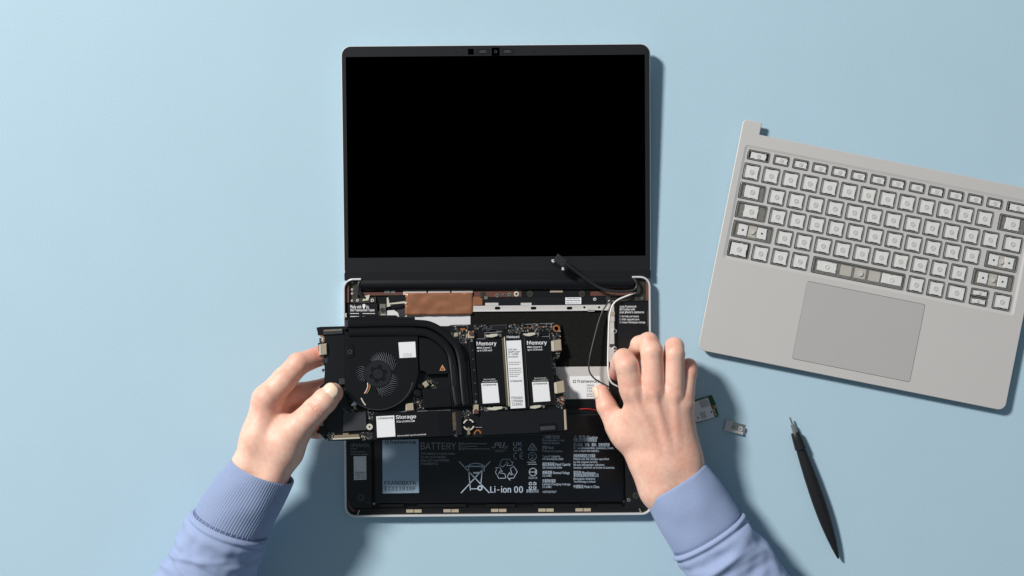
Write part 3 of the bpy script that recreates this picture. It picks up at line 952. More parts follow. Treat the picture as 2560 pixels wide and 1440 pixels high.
tb_ = MB(); tb_.tube([(*B.uv(a, b, 6.3), 6.3) for a, b in ((903, 995), (908, 1005), (914, 1013))], .7, 6); tb_.build('fan_wire', 'cream', B, fan, 60)
plug = bpart('fan_plug', 'bezel', [(878, 994), (894, 1001), (888, 1011), (870, 1005)], .3, 3.4, .3)
bpart('plug_face', 'white_label', [(886, 1002), (894, 1000), (891, 1012), (879, 1015), (878, 1012)], 3.4, 3.8, .1, plug)
bpart('plug_pin', 'gold', [(882, 1013), (891, 1012), (890, 1024), (885, 1023)], .4, 2.4, .3, plug)
bpart('fan_clip', 'grey_chip', [(848, 947), (862, 945), (863, 960), (849, 962)], .3, 4.5, .3)
bpart('fan_mount', 'satin_black', [(864, 858), (880, 860), (886, 876), (884, 892), (868, 896)], 6.0, 6.9, .4, fan)
c = B.uv(875, 880, 7); MB().ring(circ(c[0], c[1], 2.2, 16), circ(c[0], c[1], 1.2, 16), 6.9, 7.5).build('fan_screw', 'grey_chip', B, fan)
tr = MB().tube([(*p, 5.9) for p in [fan_pt(a, 90) for a in range(200, 345, 8)]], .5, 6)
tr.build('fan_rim', 'grey_chip', B, fan, 60)

# heat sink: fin stack cover and two flattened pipes
fins = bpart('fin_stack', 'satin_black', [(862, 798), (1036, 796), (1038, 820), (863, 823)], .2, 5.6, .3)
for i in range(13):
    x = 1000 + i * 2.8
    bpart('fin', 'bezel', [(x, 791.5), (x + 1.4, 791.5), (x + 1.5, 797), (x + .1, 797)], 3.0, 5.7, .1, fins)
for i in range(4):
    bpart('fin', 'bezel', [(962 + 3 * i, 789), (963.6 + 3 * i, 789), (963.7 + 3 * i, 797), (962.1 + 3 * i, 797)], 3.0, 5.7, .1, fins)
bpart('fin_bridge', 'satin_black', [(862, 793), (960, 788), (990, 788), (996, 792), (1037, 792), (1038, 797.5), (862, 799)], 1.0, 5.5, .2, fins)
bpart('fin_clip', 'grey_chip', [(1031, 801), (1040, 800), (1041, 815), (1032, 816)], 5.6, 6.6, .3, fins)
bpart('fin_clip', 'grey_chip', [(863, 801), (873, 800), (873, 817), (864, 818)], 5.6, 6.4, .3, fins)
def pipe(pts, r, z):
    mb = MB(); mb.tube([(p.x, p.y, z) for p in smooth_path([(*B.uv(x, y, z), 0) for x, y in pts], 5)], r, 14, True, .42)
    return mb.build('heat_pipe', 'satin_black', B, board, 50)
pipe([(870, 810), (960, 808), (1042, 808), (1080, 814), (1117, 838), (1143, 868), (1154, 910), (1158, 960), (1162, 1000), (1164, 1012)], 3.4, 6.6)
pipe([(872, 831), (960, 830), (1048, 830), (1080, 838), (1108, 858), (1126, 884), (1133, 920), (1138, 965), (1143, 1000), (1146, 1012)], 3.7, 6.9)
cold = bpart('cold_plate', 'satin_black', [(1046, 842), (1075, 846), (1103, 865), (1118, 890), (1124, 926), (1120, 934), (1068, 936), (1062, 928), (1050, 926)], .3, 4.6, .4)
lt = MB()
strokes(lt, B, [(1106, 913), (1113, 925), (1100, 925.5)], 1.6, 4.6, closed=True); strokes(lt, B, [(1106.5, 917), (1105, 920), (1108, 920), (1106.5, 923)], 1.2, 4.6)
lt.build('warning_symbol', 'ink_orange', B, cold, 0)
bpart('cold_plate', 'satin_black', [(1056, 972), (1112, 970), (1124, 960), (1130, 1016), (1060, 1020)], .3, 4.0, .4)
bpart('cold_plate', 'satin_black', [(1120, 930), (1172, 900), (1182, 1015), (1132, 1018)], .3, 4.2, .4)
bpart('pipe_label', 'bezel', [(1127, 913), (1136, 912.5), (1140, 964), (1131, 965)], 8.3, 8.45, 0)
bar = bpart('heat_sink_arm', 'black_plastic', [(1172, 846), (1185, 845), (1197, 1008), (1184, 1010)], .3, 3.2, .3)
for y in (876, 898, 925, 958, 985):
    x = 1181 + (y - 876) * .075
    c = B.uv(x, y, 3.2); MB().cyl(c[0], c[1], .5, 3.2, 3.35, 8).build('arm_hole', 'steel', B, bar)
lt = MB(); letters(lt, B, '3', 1176, 854, 1181, 6, 3.2, .02); letters(lt, B, '3', 1187, 1008, 1192, 6, 3.2, .02); lt.build('lettering', 'ink_grey', B, bar, 0)
for pts, sx, sy in (([(1171, 828), (1185, 827), (1186, 845), (1171, 846)], 1178, 833), ([(1182, 1012), (1197, 1011), (1197, 1034), (1184, 1034)], 1190, 1029)):
    mt = bpart('spring_mount', 'tan_plastic', pts, .3, 3.0, .3)
    c = B.uv(sx, sy, 4); MB().cyl(c[0], c[1], 2.3, 3.0, 4.2, 18, .3).build('spring_screw', 'brown_plastic', B, mt)
mt = bpart('spring_mount', 'tan_plastic', [(1056, 958), (1066, 951), (1073, 962), (1063, 970)], .3, 3.4, .3)
c = B.uv(1052, 966, 4); MB().cyl(c[0], c[1], 2.5, .5, 4.4, 18, .3).build('spring_screw', 'black_plastic', B, mt)
c = B.uv(1044, 983, 4); MB().cyl(c[0], c[1], 3.6, .3, 5.0, 22, .5).build('standoff', 'black_plastic', B, board)

# memory modules and their sockets
for pts, stk, tx, ch in (([(1189, 848), (1253, 846.5), (1264, 1011), (1199, 1014)], [(1203, 958), (1244, 957), (1249, 1006.5), (1207, 1009)], (1192, 864, 1241), '1'),
                         ([(1313, 845), (1374, 842.5), (1387, 1009), (1327, 1012)], [(1330, 955), (1371, 954), (1376, 1002.5), (1334, 1005.5)], (1318, 862, 1367), '0')):
    mm_ = bpart('memory_module', 'black_plastic', pts, 2.0, 3.4, .15)
    dx = 4.6
    s3 = bpart('sticker', 'white_label', stk, 3.4, 3.5, 0, mm_)
    lt = MB(); letters(lt, B, 'framework', stk[0][0] + 9, stk[0][1] + 6.6, stk[1][0] - 3, 5, 3.5, .008, y1=stk[1][1] + 6.6)
    gear(lt, B, stk[0][0] + 5.6, stk[0][1] + 5, 2.4, 3.5); lt.build('lettering', 'ink_dark', B, s3, 0)
    lt = MB(); x0, y0, x1 = tx
    letters(lt, B, 'Memory', x0, y0, x1, 9.5, 3.4, .012, y1=y0 - 1.2)
    lt.build('lettering', 'ink_white', B, mm_, 0); lt = MB()
    letters(lt, B, 'DDR4 Channel ' + ch, x0 + .8, y0 + 8, x0 + 37, 4.4, 3.4, .01, y1=y0 + 7.2); letters(lt, B, 'up to 32GB each', x0 + 1.2, y0 + 14.5, x0 + 38, 4.4, 3.4, .01, y1=y0 + 13.7)
    lt.build('lettering', 'ink_white', B, mm_, 0); lt = MB()
    letters(lt, B, 'See more details:', stk[0][0] + 6, stk[0][1] - 8, stk[1][0] - 5, 3, 3.4, 0, y1=stk[1][1] - 8)
    letters(lt, B, 'https://fr.me/FRANMEM', stk[0][0] + 3, stk[0][1] - 2.6, stk[1][0] - 1, 3, 3.4, 0, y1=stk[1][1] - 2.6)
    lt.build('lettering', 'ink_white', B, mm_, 0)
for x0, x1, c_ in ((1253, 1264, 'gold'), (1306, 1312, 'bezel')):
    so = bpart('memory_socket', 'black_plastic', [(x0, 838), (x1, 837.5), (x1 + 12.5, 1018), (x0 + 12.5, 1019)], .2, 3.2, .2)
    bpart('contact_rail', 'cream' if c_ == 'gold' else 'grey_chip', [(x0 + 7 if c_ == 'gold' else x0 + 4, 842), (x0 + 9.5 if c_ == 'gold' else x0 + 5.4, 842), (x0 + 21.5 if c_ == 'gold' else x0 + 17.2, 1016), (x0 + 19 if c_ == 'gold' else x0 + 16, 1016)], 3.2, 3.9, .15, so)
    pins = MB()
    if c_ == 'gold':
        for i in range(74):
            y = 846 + i * 2.27
            x = x0 + 1.0 + (y - 838) * .0694
            pins.prism(B.poly([(x, y), (x + 4.6, y), (x + 4.6, y + 1.15), (x, y + 1.15)], 3.5), 3.2, 3.5, 0)
        po = pins.build('contact_pins', 'gold', B, so, 0); po['kind'] = 'stuff'
lab = bpart('label_holder', 'black_plastic', [(1264, 835), (1305, 834), (1306, 851), (1317, 1022), (1276, 1024)], .2, 3.0, .2)
s4 = bpart('sticker', 'white_label', [(1265.5, 852), (1302.5, 850.5), (1313.5, 1019.5), (1276.5, 1021.5)], 3.0, 3.1, 0, lab)
lt = MB(); letters(lt, B, 'Mainboard', 1267, 845.5, 1298, 6, 3.0, .012, y1=844.7); lt.build('lettering', 'ink_white', B, lab, 0)
lt = MB()
for i, (s, w_) in enumerate((('12th Gen', 22), ('Intel® Core™', 30), ('i7-1280P', 25), ('processor', 24))):
    y = 876 + 6 * i; x = 1270 + .075 * (y - 876); letters(lt, B, s, x, y, x + w_, 4.4, 3.1, .006, y1=y - .5)
for i, w_ in enumerate((29, 28, 0, 30, 30, 29, 26, 20)):
    y = 907.5 + 5 * i; x = 1272 + .06 * (y - 907)
    if w_: fine_print(lt, B, x, y, x + w_, 2.6, 3.1, 60 + i, y1=y - .8)
letters(lt, B, 'framework', 1281, 955, 1305, 5, 3.1, .006, y1=954.2); gear(lt, B, 1277.5, 953, 2.3, 3.1)
for i, s in enumerate(('FRAAAA', 'CP000W', '22000L')):
    letters(lt, B, s, 1279 + i * .5, 998 + 8.2 * i, 1307 + i * .5, 6.4, 3.1, 0, y1=997 + 8.2 * i, mono=True)
lt.build('lettering', 'ink_dark', B, s4, 0)
for x0, y0, w_ in ((1214, 834, 40), (1308, 831, 40), (1217, 1016, 52), (1322, 1012, 40)):
    lat = bpart('socket_latch', 'cream', [(x0, y0 + 3), (x0 + w_ * .3, y0 + 2.5), (x0 + w_ * .32, y0 + 1), (x0 + w_ * .75, y0), (x0 + w_ * .76, y0 + 6), (x0 + w_ * .4, y0 + 10), (x0 + w_ * .1, y0 + 9)], .2, 2.6, .3)
    bpart('latch_arm', 'steel', [(x0 + w_ * .78, y0 + 1), (x0 + w_, y0 + .6), (x0 + w_, y0 + 8), (x0 + w_ * .9, y0 + 8), (x0 + w_ * .88, y0 + 4), (x0 + w_ * .78, y0 + 4)], .2, 3.0, .2, lat)

# ports and connectors
for pts in ([(797, 861), (817, 858), (818, 886), (798, 889)], [(1378, 852), (1403, 848), (1405, 876), (1379, 879)], [(1385, 956), (1410, 951), (1413, 981), (1387, 985)], [(799, 1046), (808, 1044), (808, 1064), (799, 1066)]):
    us = bpart('usb_socket', 'tan_plastic', pts, -1.4, 2.6, .6)
    (ax, ay), (bx, by), (cx, cy), (dx, dy) = pts
    bpart('socket_shell', 'cream', [(ax, ay + 2), (ax + (bx - ax) * .28, ay + 1.4), (dx + (cx - dx) * .28, dy - 1.4), (dx, dy - 2)], 2.6, 2.9, .1, us)
for cx, cy, r, a0, a1 in ((1391, 821, 9, 0, 360), (1405, 1000, 8.5, 20, 300), (1194, 1083, 9, -10, 200), (803, 847, 9, -120, 110)):
    c = B.uv(cx, cy, .2); k = B.k(cx, cy, .2)
    if a1 - a0 >= 360:
        mb = MB().ring(circ(c[0], c[1], r * k, 24), circ(c[0], c[1], r * k * .58, 24), 0, .3)
    else:
        mb = MB().prism(circ(c[0], c[1], r * k, 20, a0, a1) + circ(c[0], c[1], r * k * .62, 20, a0, a1)[::-1], 0, .3, 0)
    mb.build('mounting_ring', 'copper', B, board)
c = B.uv(1391, 821, .4); MB().cyl(c[0], c[1], 1.9, 0, .25, 18).build('mounting_hole', 'screen', B, board)
cn = bpart('board_connector', 'grey_chip', [(1226, 813), (1267, 811), (1268, 823), (1226, 825)], 0, 1.6, .2)
bpart('connector_core', 'black_plastic', [(1230, 815.5), (1264, 814), (1264, 817), (1230, 818.5)], 1.6, 1.9, .05, cn); bpart('connector_core', 'black_plastic', [(1230, 820), (1264, 818.5), (1264, 821), (1230, 822.5)], 1.6, 1.9, .05, cn)
cn = bpart('board_connector', 'grey_chip', [(808, 824), (856, 821), (857, 834), (809, 837)], .35, 1.8, .2)
for i in range(16):
    bpart('contact', 'tan_plastic', [(811 + 2.8 * i, 825 - .16 * i), (812.4 + 2.8 * i, 825 - .16 * i), (812.4 + 2.8 * i, 828.4 - .16 * i), (811 + 2.8 * i, 828.4 - .16 * i)], 1.8, 2.0, 0, cn)
cn = bpart('board_connector', 'hinge_black', [(1345, 1060), (1392, 1057), (1394, 1078), (1347, 1081)], 1.6, 2.4, .2)
bpart('connector_core', 'grey_chip', [(1351, 1066), (1388, 1063.5), (1389, 1074), (1352, 1076.5)], 2.4, 3.0, .3, cn)
bpart('board_connector', 'tan_plastic', [(1410, 1024), (1415, 1024), (1418, 1074), (1412, 1075)], 0, 2.0, .3)
cn = bpart('board_connector', 'gold', [(838, 1088), (858, 1087), (858, 1083), (872, 1082.5), (872, 1086.5), (898, 1085), (900, 1095), (832, 1099)], .2, 2.2, .3)
bpart('connector_rim', 'cream', [(832, 1096), (900, 1093), (900, 1096.5), (832, 1099.5)], 2.2, 2.6, .2, cn)
bpart('edge_connector', 'black_plastic', [(797, 1068), (812, 1066), (816, 1084), (808, 1092), (797, 1082)], 0, 2.6, .3)
chip = bpart('shielded_chip', 'grey_chip', [(857, 1032), (915, 1029), (917, 1075), (858, 1079)], .2, 2.2, .3)

# storage stick
stg = bpart('storage_module', 'black_plastic', [(932, 1034), (1128, 1026), (1132, 1089), (936, 1098)], 1.6, 2.8, .15)
s5 = bpart('sticker', 'white_label', [(940.5, 1041), (985.5, 1038.5), (988.5, 1091), (943, 1094)], 2.8, 2.9, 0, stg)
lt = MB(); letters(lt, B, 'framework', 950, 1048.3, 983, 5.5, 2.9, .008, y1=1046.8); gear(lt, B, 946.5, 1046.6, 2.5, 2.9); lt.build('lettering', 'ink_dark', B, s5, 0)
lt = MB(); letters(lt, B, 'Storage', 990, 1047.5, 1040, 9, 2.8, .012, y1=1045.3); letters(lt, B, 'PCIe 4.0 NVMe SSD', 991.5, 1056.5, 1037, 4.6, 2.8, .01, y1=1054.6)
letters(lt, B, 'See more details: https://fr.me/FRANSSD', 993, 1091, 1065, 3.2, 2.8, .004, y1=1087.6); lt.build('lettering', 'ink_white', B, stg, 0)
bpart('storage_end', 'hinge_black', [(1096, 1028), (1128, 1026.5), (1131, 1088), (1099, 1090)], 2.8, 2.9, 0, stg)
sk = bpart('storage_socket', 'bezel', [(1139, 1028), (1152, 1027), (1156, 1086), (1142, 1088)], .2, 3.2, .3)
for i in range(15):
    y = 1032 + 2.9 * i
    bpart('contact', 'gold', [(1130.5 + i * .15, y), (1138.5 + i * .15, y - .4), (1138.5 + i * .15, y + 1.1), (1130.5 + i * .15, y + 1.5)], .4, 2.2, .1, sk)
c = B.uv(924, 1067, 3); so = MB().ring(circ(c[0], c[1], 2.9, 24), circ(c[0], c[1], .9, 24), .2, 2.8).build('standoff', 'cream', B, board)
# cell holder
c = B.uv(1172, 1062, 2); cell = MB().cyl(c[0], c[1], 4.2, .2, 1.6, 24, .2).build('cell_holder', 'hinge_black', B, board)
for a0, a1 in ((100, 165), (20, 80), (195, 262), (280, 345)):
    MB().prism(circ(c[0], c[1], 5.4, 10, a0, a1) + circ(c[0], c[1], 4.1, 10, a0 + 6, a1 - 6)[::-1], .3, 2.6, .2).build('cell_clip', 'cream', B, cell)
bpart('cell_spring', 'gold', [(1170, 1068), (1174, 1068), (1176, 1086), (1169, 1087)], 1.6, 2.2, .2, cell)
for pts in ([(1014, 1009), (1034, 1007), (1036, 1026), (1015, 1028)],):
    bpart('inductor', 'tan_plastic', pts, .3, 3.2, .7)
bpart('inductor', 'tan_plastic', [(1136, 832), (1145, 831), (1145, 841), (1136, 842)], 0, 1.6, .3)
bpart('capacitor', 'copper', [(1152, 821), (1163, 820), (1163, 825), (1152, 826)], 0, 1.2, .2)
# hundreds of tiny soldered components, in the bare areas
def scatter(name, m, regions, seed, smin, smax, h):
    r = random.Random(seed); mb = MB()
    for x0, y0, x1, y1, n in regions:
        for _ in range(n):
            x, y = r.uniform(x0, x1), r.uniform(y0, y1)
            w_, l_ = r.uniform(smin, smax), r.uniform(smin, smax) * r.choice((.5, 1.0, 1.5))
            mb.prism(B.poly([(x, y), (x + w_, y), (x + w_, y + l_), (x, y + l_)], h), 0, r.uniform(.5, 1) * h, 0)
    o = mb.build(name, m, B, board, 0); o['kind'] = 'stuff'
reg = [(1128, 814, 1168, 846, 34), (1184, 812, 1222, 822, 16), (1270, 810, 1300, 832, 26), (1300, 808, 1380, 826, 34), (1140, 846, 1168, 856, 8), (1370, 882, 1386, 955, 22), (1390, 880, 1400, 890, 4),
       (1384, 985, 1410, 1018, 16), (1196, 1014, 1226, 1026, 14), (1152, 1024, 1182, 1044, 14), (1060, 948, 1092, 982, 20), (1030, 985, 1060, 1030, 18), (798, 840, 812, 858, 8), (804, 888, 814, 930, 8),
       (900, 1080, 930, 1098, 18), (816, 1080, 836, 1098, 12), (920, 1030, 934, 1050, 10), (1376, 826, 1400, 850, 12), (858, 1022, 900, 1031, 10), (1130, 1072, 1142, 1088, 6)]
scatter('soldered_components', 'steel', reg, 1, 1.2, 3.2, .7)
scatter('soldered_components', 'tan_plastic', [(a, b, c, d, max(2, n // 2)) for a, b, c, d, n in reg], 2, 1.5, 3.6, .9)
scatter('soldered_components', 'grey_chip', [(a, b, c, d, max(2, n // 2)) for a, b, c, d, n in reg], 3, 2.5, 6.5, .9)
lt = MB()
for pl in ([(1168, 813), (1168, 826)], [(1130, 815), (1168, 813)], [(1212, 848), (1212, 832), (1252, 830)], [(1190, 847), (1212, 847)], [(1310, 811), (1385, 808)], [(1313, 843), (1373, 841), (1374, 834)], [(1374, 842), (1388, 1010), (1330, 1014)],
           [(934, 1032), (1126, 1025)], [(933, 1034), (938, 1098)], [(920, 1024), (933, 1023), (933, 1046), (921, 1047), (920, 1024)], [(1270, 826), (1298, 825)], [(1330, 812), (1330, 820)], [(1345, 811), (1345, 819)]):
    strokes(lt, B, pl, .9, .02)
fine_print(lt, B, 1240, 829, 1256, 2, .02, 70); fine_print(lt, B, 1150, 858, 1166, 2.4, .02, 71); fine_print(lt, B, 1186, 1070, 1204, 3, 1.62, 72); fine_print(lt, B, 1210, 1024, 1224, 2.4, .02, 73)
o = lt.build('board_print', 'ink_grey', B, board, 0); o['kind'] = 'stuff'
lt = MB()
for pl in ([(1311, 820), (1342, 818)], [(1344, 818), (1368, 816.5)]):
    strokes(lt, B, pl, 1.6, .02)
lt.build('copper_trace', 'copper', B, board, 0)
# ------------------------------------------------------------------ keyboard cover
KZ = 8.6
K = flat_frame(2150, 660, 0, -11.3)
cover = thing('keyboard_cover', K, 'silver laptop keyboard cover with clear keycaps and touchpad, lying beside the laptop', 'keyboard')
PL = 7.9                                     # level of the sunken key field
def kuv(px, py, z=KZ): return K.uv(px, py, z)
bl_, br_ = kuv(1746.5, 871.5), kuv(2511.5, 1030.5)
tl_, tn, tm = kuv(1857.5, 297.5), kuv(1903, 307), kuv(1897.5, 336.5)
uL, uR = (bl_[0] + tl_[0]) / 2, br_[0]
vB, vT, vN = (bl_[1] + br_[1]) / 2, tl_[1], tm[1]
nw = tn[0] - tl_[0]
def corner(cx, cy, r, a0):
    return [(cx + r * math.cos(math.radians(a0 + 15 * i)), cy + r * math.sin(math.radians(a0 + 15 * i))) for i in range(7)]
R_ = 7.5
out = corner(uL + R_, vB + R_, R_, 180) + corner(uR - R_, vB + R_, R_, 270) + corner(uR - 4, vT - 4, 4, 0) + [(uR - nw, vT), (uR - nw, vN), (uL + nw, vN), (uL + nw, vT)] + corner(uL + 4, vT - 4, 4, 90)
# key rows: list of (u_centre, width), each row with v centre and key height
U1 = 16.2; HK = 15.9
def rowv(*pts): return sum(kuv(x, y, PL)[1] for x, y in pts) / len(pts)
def lin(a, b, n):
    ua, ub = kuv(*a, PL)[0], kuv(*b, PL)[0]
    return [ua + (ub - ua) * i / (n - 1) for i in range(n)]
rows = []
rows.append((rowv((1897, 389.5), (1953.7, 401), (2486.5, 510.7)), 9.6, [(kuv(1897, 389.5)[0], 21.6, 'wide')] + [(u, 15.4, 'low') for u in lin((1953.7, 401), (2486.5, 510.7), 12)] + [(kuv(2545, 521)[0], 21.6, 'wide')]))
rows.append((rowv((1879, 429), (2461, 547.7)), HK, [(u, U1, 'unit') for u in lin((1879, 429), (2461, 547.7), 13)] + [(kuv(2532, 562)[0], 27.5, 'mid')]))
rows.append((rowv((1941.8, 491), (2475, 601)), HK, [(kuv(1881, 478.4)[0], 25.2, 'mid')] + [(u, U1, 'unit') for u in lin((1941.8, 491), (2475, 601), 12)] + [(kuv(2532, 611)[0], 18.6, 'unit')]))
rows.append((rowv((1944.4, 541), (2428.8, 640.5)), HK, [(kuv(1878.5, 527.4)[0], 29.8, 'mid')] + [(u, U1, 'unit') for u in lin((1944.4, 541), (2428.8, 640.5), 11)] + [(kuv(2504, 657)[0], 31.5, 'twin')]))
rows.append((rowv((1961, 594), (2396, 684)), HK, [(kuv(1881.7, 578)[0], 39.0, 'twin')] + [(u, U1, 'unit') for u in lin((1961, 594), (2396, 684), 10)] + [(kuv(2482, 704)[0], 40.0, 'twin')]))
v6 = rowv((1847.6, 621.6), (2290, 712.5), (2339, 722.7))
rows.append((v6, HK, [(kuv(1847.6, 621.6)[0], 21.0, 'unit')] + [(u, U1, 'unit') for u in lin((1901.4, 632), (1999.8, 652), 3)] + [(kuv(2146, 685)[0], 91.0, 'space')] + [(u, U1, 'unit') for u in lin((2290, 712.5), (2339, 722.7), 2)]
             + [(kuv(2391, 734)[0], 18.8, 'unit'), (kuv(2448, 744.5)[0], 17.6, 'split'), (kuv(2505, 757)[0], 17.6, 'unit')]))
# field bounds
fu0 = kuv(1897, 389.5)[0] - 21.6 / 2 - 4.2; fu1 = max(rows[3][2][-1][0] + 16, rows[1][2][-1][0] + 14) + 4.0
fv1 = rows[0][0] + 9.6 / 2 + 4.0; fv0 = v6 - HK / 2 - 3.4
field = rr((fu0 + fu1) / 2, (fv0 + fv1) / 2, fu1 - fu0, fv1 - fv0, 3.0, 0, 5)
field_low = rr((fu0 + fu1) / 2, (fv0 + fv1) / 2, fu1 - fu0 - 5.0, fv1 - fv0 - 5.0, 1.6, 0, 5)
tp = [kuv(2019, 702), kuv(2311, 762), kuv(2276.5, 956), kuv(1981.5, 896)]
tu0, tu1 = (tp[0][0] + tp[3][0]) / 2, (tp[1][0] + tp[2][0]) / 2
tv1, tv0 = (tp[0][1] + tp[1][1]) / 2, (tp[2][1] + tp[3][1]) / 2
tp_hole = rr((tu0 + tu1) / 2, (tv0 + tv1) / 2, tu1 - tu0 + .5, tv1 - tv0 + .5, 2.2, 0, 5)
pm = MB()
oi = inset(ccw(out), 0.45)
pm.sheet_holes(oi, [field, tp_hole], KZ, KZ - .3)
lo = pm.loop(ccw(out), 6.2); mid = pm.loop(ccw(out), KZ - .45); top = pm.loop(oi, KZ)
pm.bridge(lo, mid); pm.bridge(mid, top)
inn = inset(ccw(out), 1.2); il = pm.loop(inn, 6.2); pm.bridge(il, lo)
a = pm.loop(ccw(field), KZ); b = pm.loop(ccw(field_low), PL); pm.bridge(a, b)
key_holes = []
for v, h, ks in rows:
    for u, w_, kind in ks:
        key_holes.append(rr(u, v, w_ + .5, h + .5, 1.5, 0, 3))
pm.sheet_holes(field_low, key_holes, PL, PL - 1.6)
plate = pm.build('cover_plate', 'aluminium', K, cover, 40)
part('keyboard_base', 'dark_metal', K, cover, [rr((fu0 + fu1) / 2, (fv0 + fv1) / 2, fu1 - fu0 - 6, fv1 - fv0 - 6, 2), rr((tu0 + tu1) / 2, (tv0 + tv1) / 2, tu1 - tu0 - 8, tv1 - tv0 - 8, 2)], 0.0, 5.2, .3)
wells = MB().prism(field_low, 5.2, 6.4, 0).prism(tp_hole, 5.2, 8.0, 0)
wells.build('key_well', 'key_gap', K, cover)
MB().prism(rr((tu0 + tu1) / 2, (tv0 + tv1) / 2, tu1 - tu0 - .15, tv1 - tv0 - .15, 2.0, 0, 5), 8.0, KZ - .08, .12).build('touchpad', 'touchpad_glass', K, cover)

# --- one key of each kind, copied for each place
_kc = {}
def key_meshes(w_, h, kind):
    kk = (round(w_, 1), round(h, 1), kind)
    if kk in _kc: return _kc[kk]
    z0, z1 = 6.5, KZ + .3
    cap = MB()
    po = rr(0, 0, w_ - .5, h - .5, 1.3, 0, 3); pi = rr(0, 0, w_ - 1.9, h - 1.9, .8, 0, 3)
    o0 = cap.loop(po, z0 + .6); o1 = cap.loop(po, z1 - .4); t_ = cap.loop(pi, z1)
    cap.m = 1; cap.bridge(o0, o1); cap.bridge(o1, t_); cap.m = 0; cap.face(t_)
    # inner wall: the moulded lip of the clear cap
    cap.m = 1
    cap.ring(rr(0, 0, w_ - 2.0, h - 2.0, .7, 0, 3), rr(0, 0, w_ - 2.7, h - 2.7, .5, 0, 3), z0 + .5, z1 - .15)
    cap.m = 2
    cap.ring(rr(0, 0, w_ - 1.0, h - 1.0, 1.1, 0, 3), rr(0, 0, w_ - 1.9, h - 1.9, .8, 0, 3), z1 - .7, z1 - .2)
    lst = [('keycap', cap.mesh('keycap', ['clear_plastic', 'clear_plastic_edge', 'clear_rim'], 30))]
    def sw(cx, sw_, sh_, dome=True, rnd=0):
        m = MB(); n = 1.0
        a, b = sw_ / 2, sh_ / 2
        r = random.Random(int(w_ * 10 + cx * 7 + rnd + 5))
        pts = []
        # outline with little hooks and notches, as scissor frames have
        def side(p0, p1, nn):
            for i in range(nn):
                t0 = i / nn; t1 = (i + .55) / nn
                d = r.choice((0, .3, .5, .4)) if sw_ > 10 else r.choice((0, .2, .3))
                ex, ey = p1[0] - p0[0], p1[1] - p0[1]; l = math.hypot(ex, ey); nx_, ny_ = -ey / l * d, ex / l * d
                pts.append((p0[0] + ex * t0 + nx_, p0[1] + ey * t0 + ny_)); pts.append((p0[0] + ex * t1 + nx_, p0[1] + ey * t1 + ny_))
        side((-a, -b), (a, -b), 6); side((a, -b), (a, b), 5); side((a, b), (-a, b), 6); side((-a, b), (-a, -b), 5)
        m.prism([(cx + x, y) for x, y in pts], 6.5, 7.7, .2)
        return m.mesh('scissor_frame', 'key_white', 30)
    def dome(cx, r):
        m = MB(); m.ring(circ(cx, 0, r, 20), circ(cx, 0, r * .62, 20), 7.7, 8.1); m.prism(circ(cx, 0, r * .6, 16), 7.7, 7.9, .15)
        return m.mesh('rubber_dome', 'key_dome', 40)
    if kind == 'unit':
        lst += [('scissor_frame', sw(0, min(w_ - 2.5, 16.0), h - 3.4)), ('rubber_dome', dome(0, 2.5))]
    elif kind in ('low', 'wide', 'split'):
        lst += [('scissor_frame', sw(0, (w_ - 3.2) if kind != 'wide' else w_ - 6.4, h - 2.9)), ('rubber_dome', dome(0, 2.0 if kind != 'split' else 1.5))]
    elif kind == 'mid':
        m = MB().box(0, 0, w_ - 2.6, h - 2.6, 6.45, 6.7)
        lst += [('key_bed', m.mesh('key_bed', 'key_bed')), ('scissor_frame', sw(0, 14.0, h - 3.6)), ('rubber_dome', dome(0, 2.6))]
    elif kind == 'twin':
        m = MB().box(0, 0, w_ - 2.6, h - 2.6, 6.45, 6.7)
        lst += [('key_bed', m.mesh('key_bed', 'key_bed')), ('scissor_frame', sw(-w_ * .24, 9.2, h - 5.0, rnd=1)), ('scissor_frame', sw(w_ * .24, 9.2, h - 5.0, rnd=2)), ('rubber_dome', dome(0, 2.3))]
        m = MB().box(0, 0, 7.5, h - 4.5, 6.7, 6.9, .8); lst.append(('dome_pad', m.mesh('dome_pad', 'key_pad')))
        for sx in (-1, 1):
            m = MB().cyl(sx * w_ * .24, 0, 1.0, 7.7, 7.8, 12); lst.append(('pivot_hole', m.mesh('pivot_hole', 'key_gap')))
    elif kind == 'space':
        m = MB().box(0, 0, w_ - 2.6, h - 2.6, 6.45, 6.7)
        lst += [('key_bed', m.mesh('key_bed', 'key_bed')), ('scissor_frame', sw(-31, 19, h - 6.0, rnd=1)), ('scissor_frame', sw(33, 20, h - 6.0, rnd=2)), ('rubber_dome', dome(2, 2.6))]
        for cx in (-12, 2, 16):
            m = MB().box(cx, 0, 11, h - 6, 6.7, 7.1, .8, .1); lst.append(('dome_pad', m.mesh('dome_pad', 'key_pad')))
        for cx in (-31, 33):
            m = MB().ring(circ(cx, 0, 2.2, 18), circ(cx, 0, 1.2, 18), 7.7, 8.1); lst.append(('rubber_dome', m.mesh('rubber_dome', 'key_dome')))
    _kc[kk] = lst
    return lst
def place_key(u, v, w_, h, kind):
    ms = key_meshes(w_, h, kind)
    base = None
    for nm, me in ms:
        o = bpy.data.objects.new('key' if base is None else nm, me)
        col.objects.link(o)
        if base is None:
            o.parent = cover
            o.matrix_local = Matrix.Translation((u * MM, v * MM, 0))
            base = o
        else:
            o.parent = base
for v, h, ks in rows:
    for u, w_, kind in ks:
        if kind == 'split':
            place_key(u, v + HK / 4 + .1, w_, HK / 2 - .2, 'split'); place_key(u, v - HK / 4 - .1, w_, HK / 2 - .2, 'split')
        else:
            place_key(u, v, w_, h, kind)
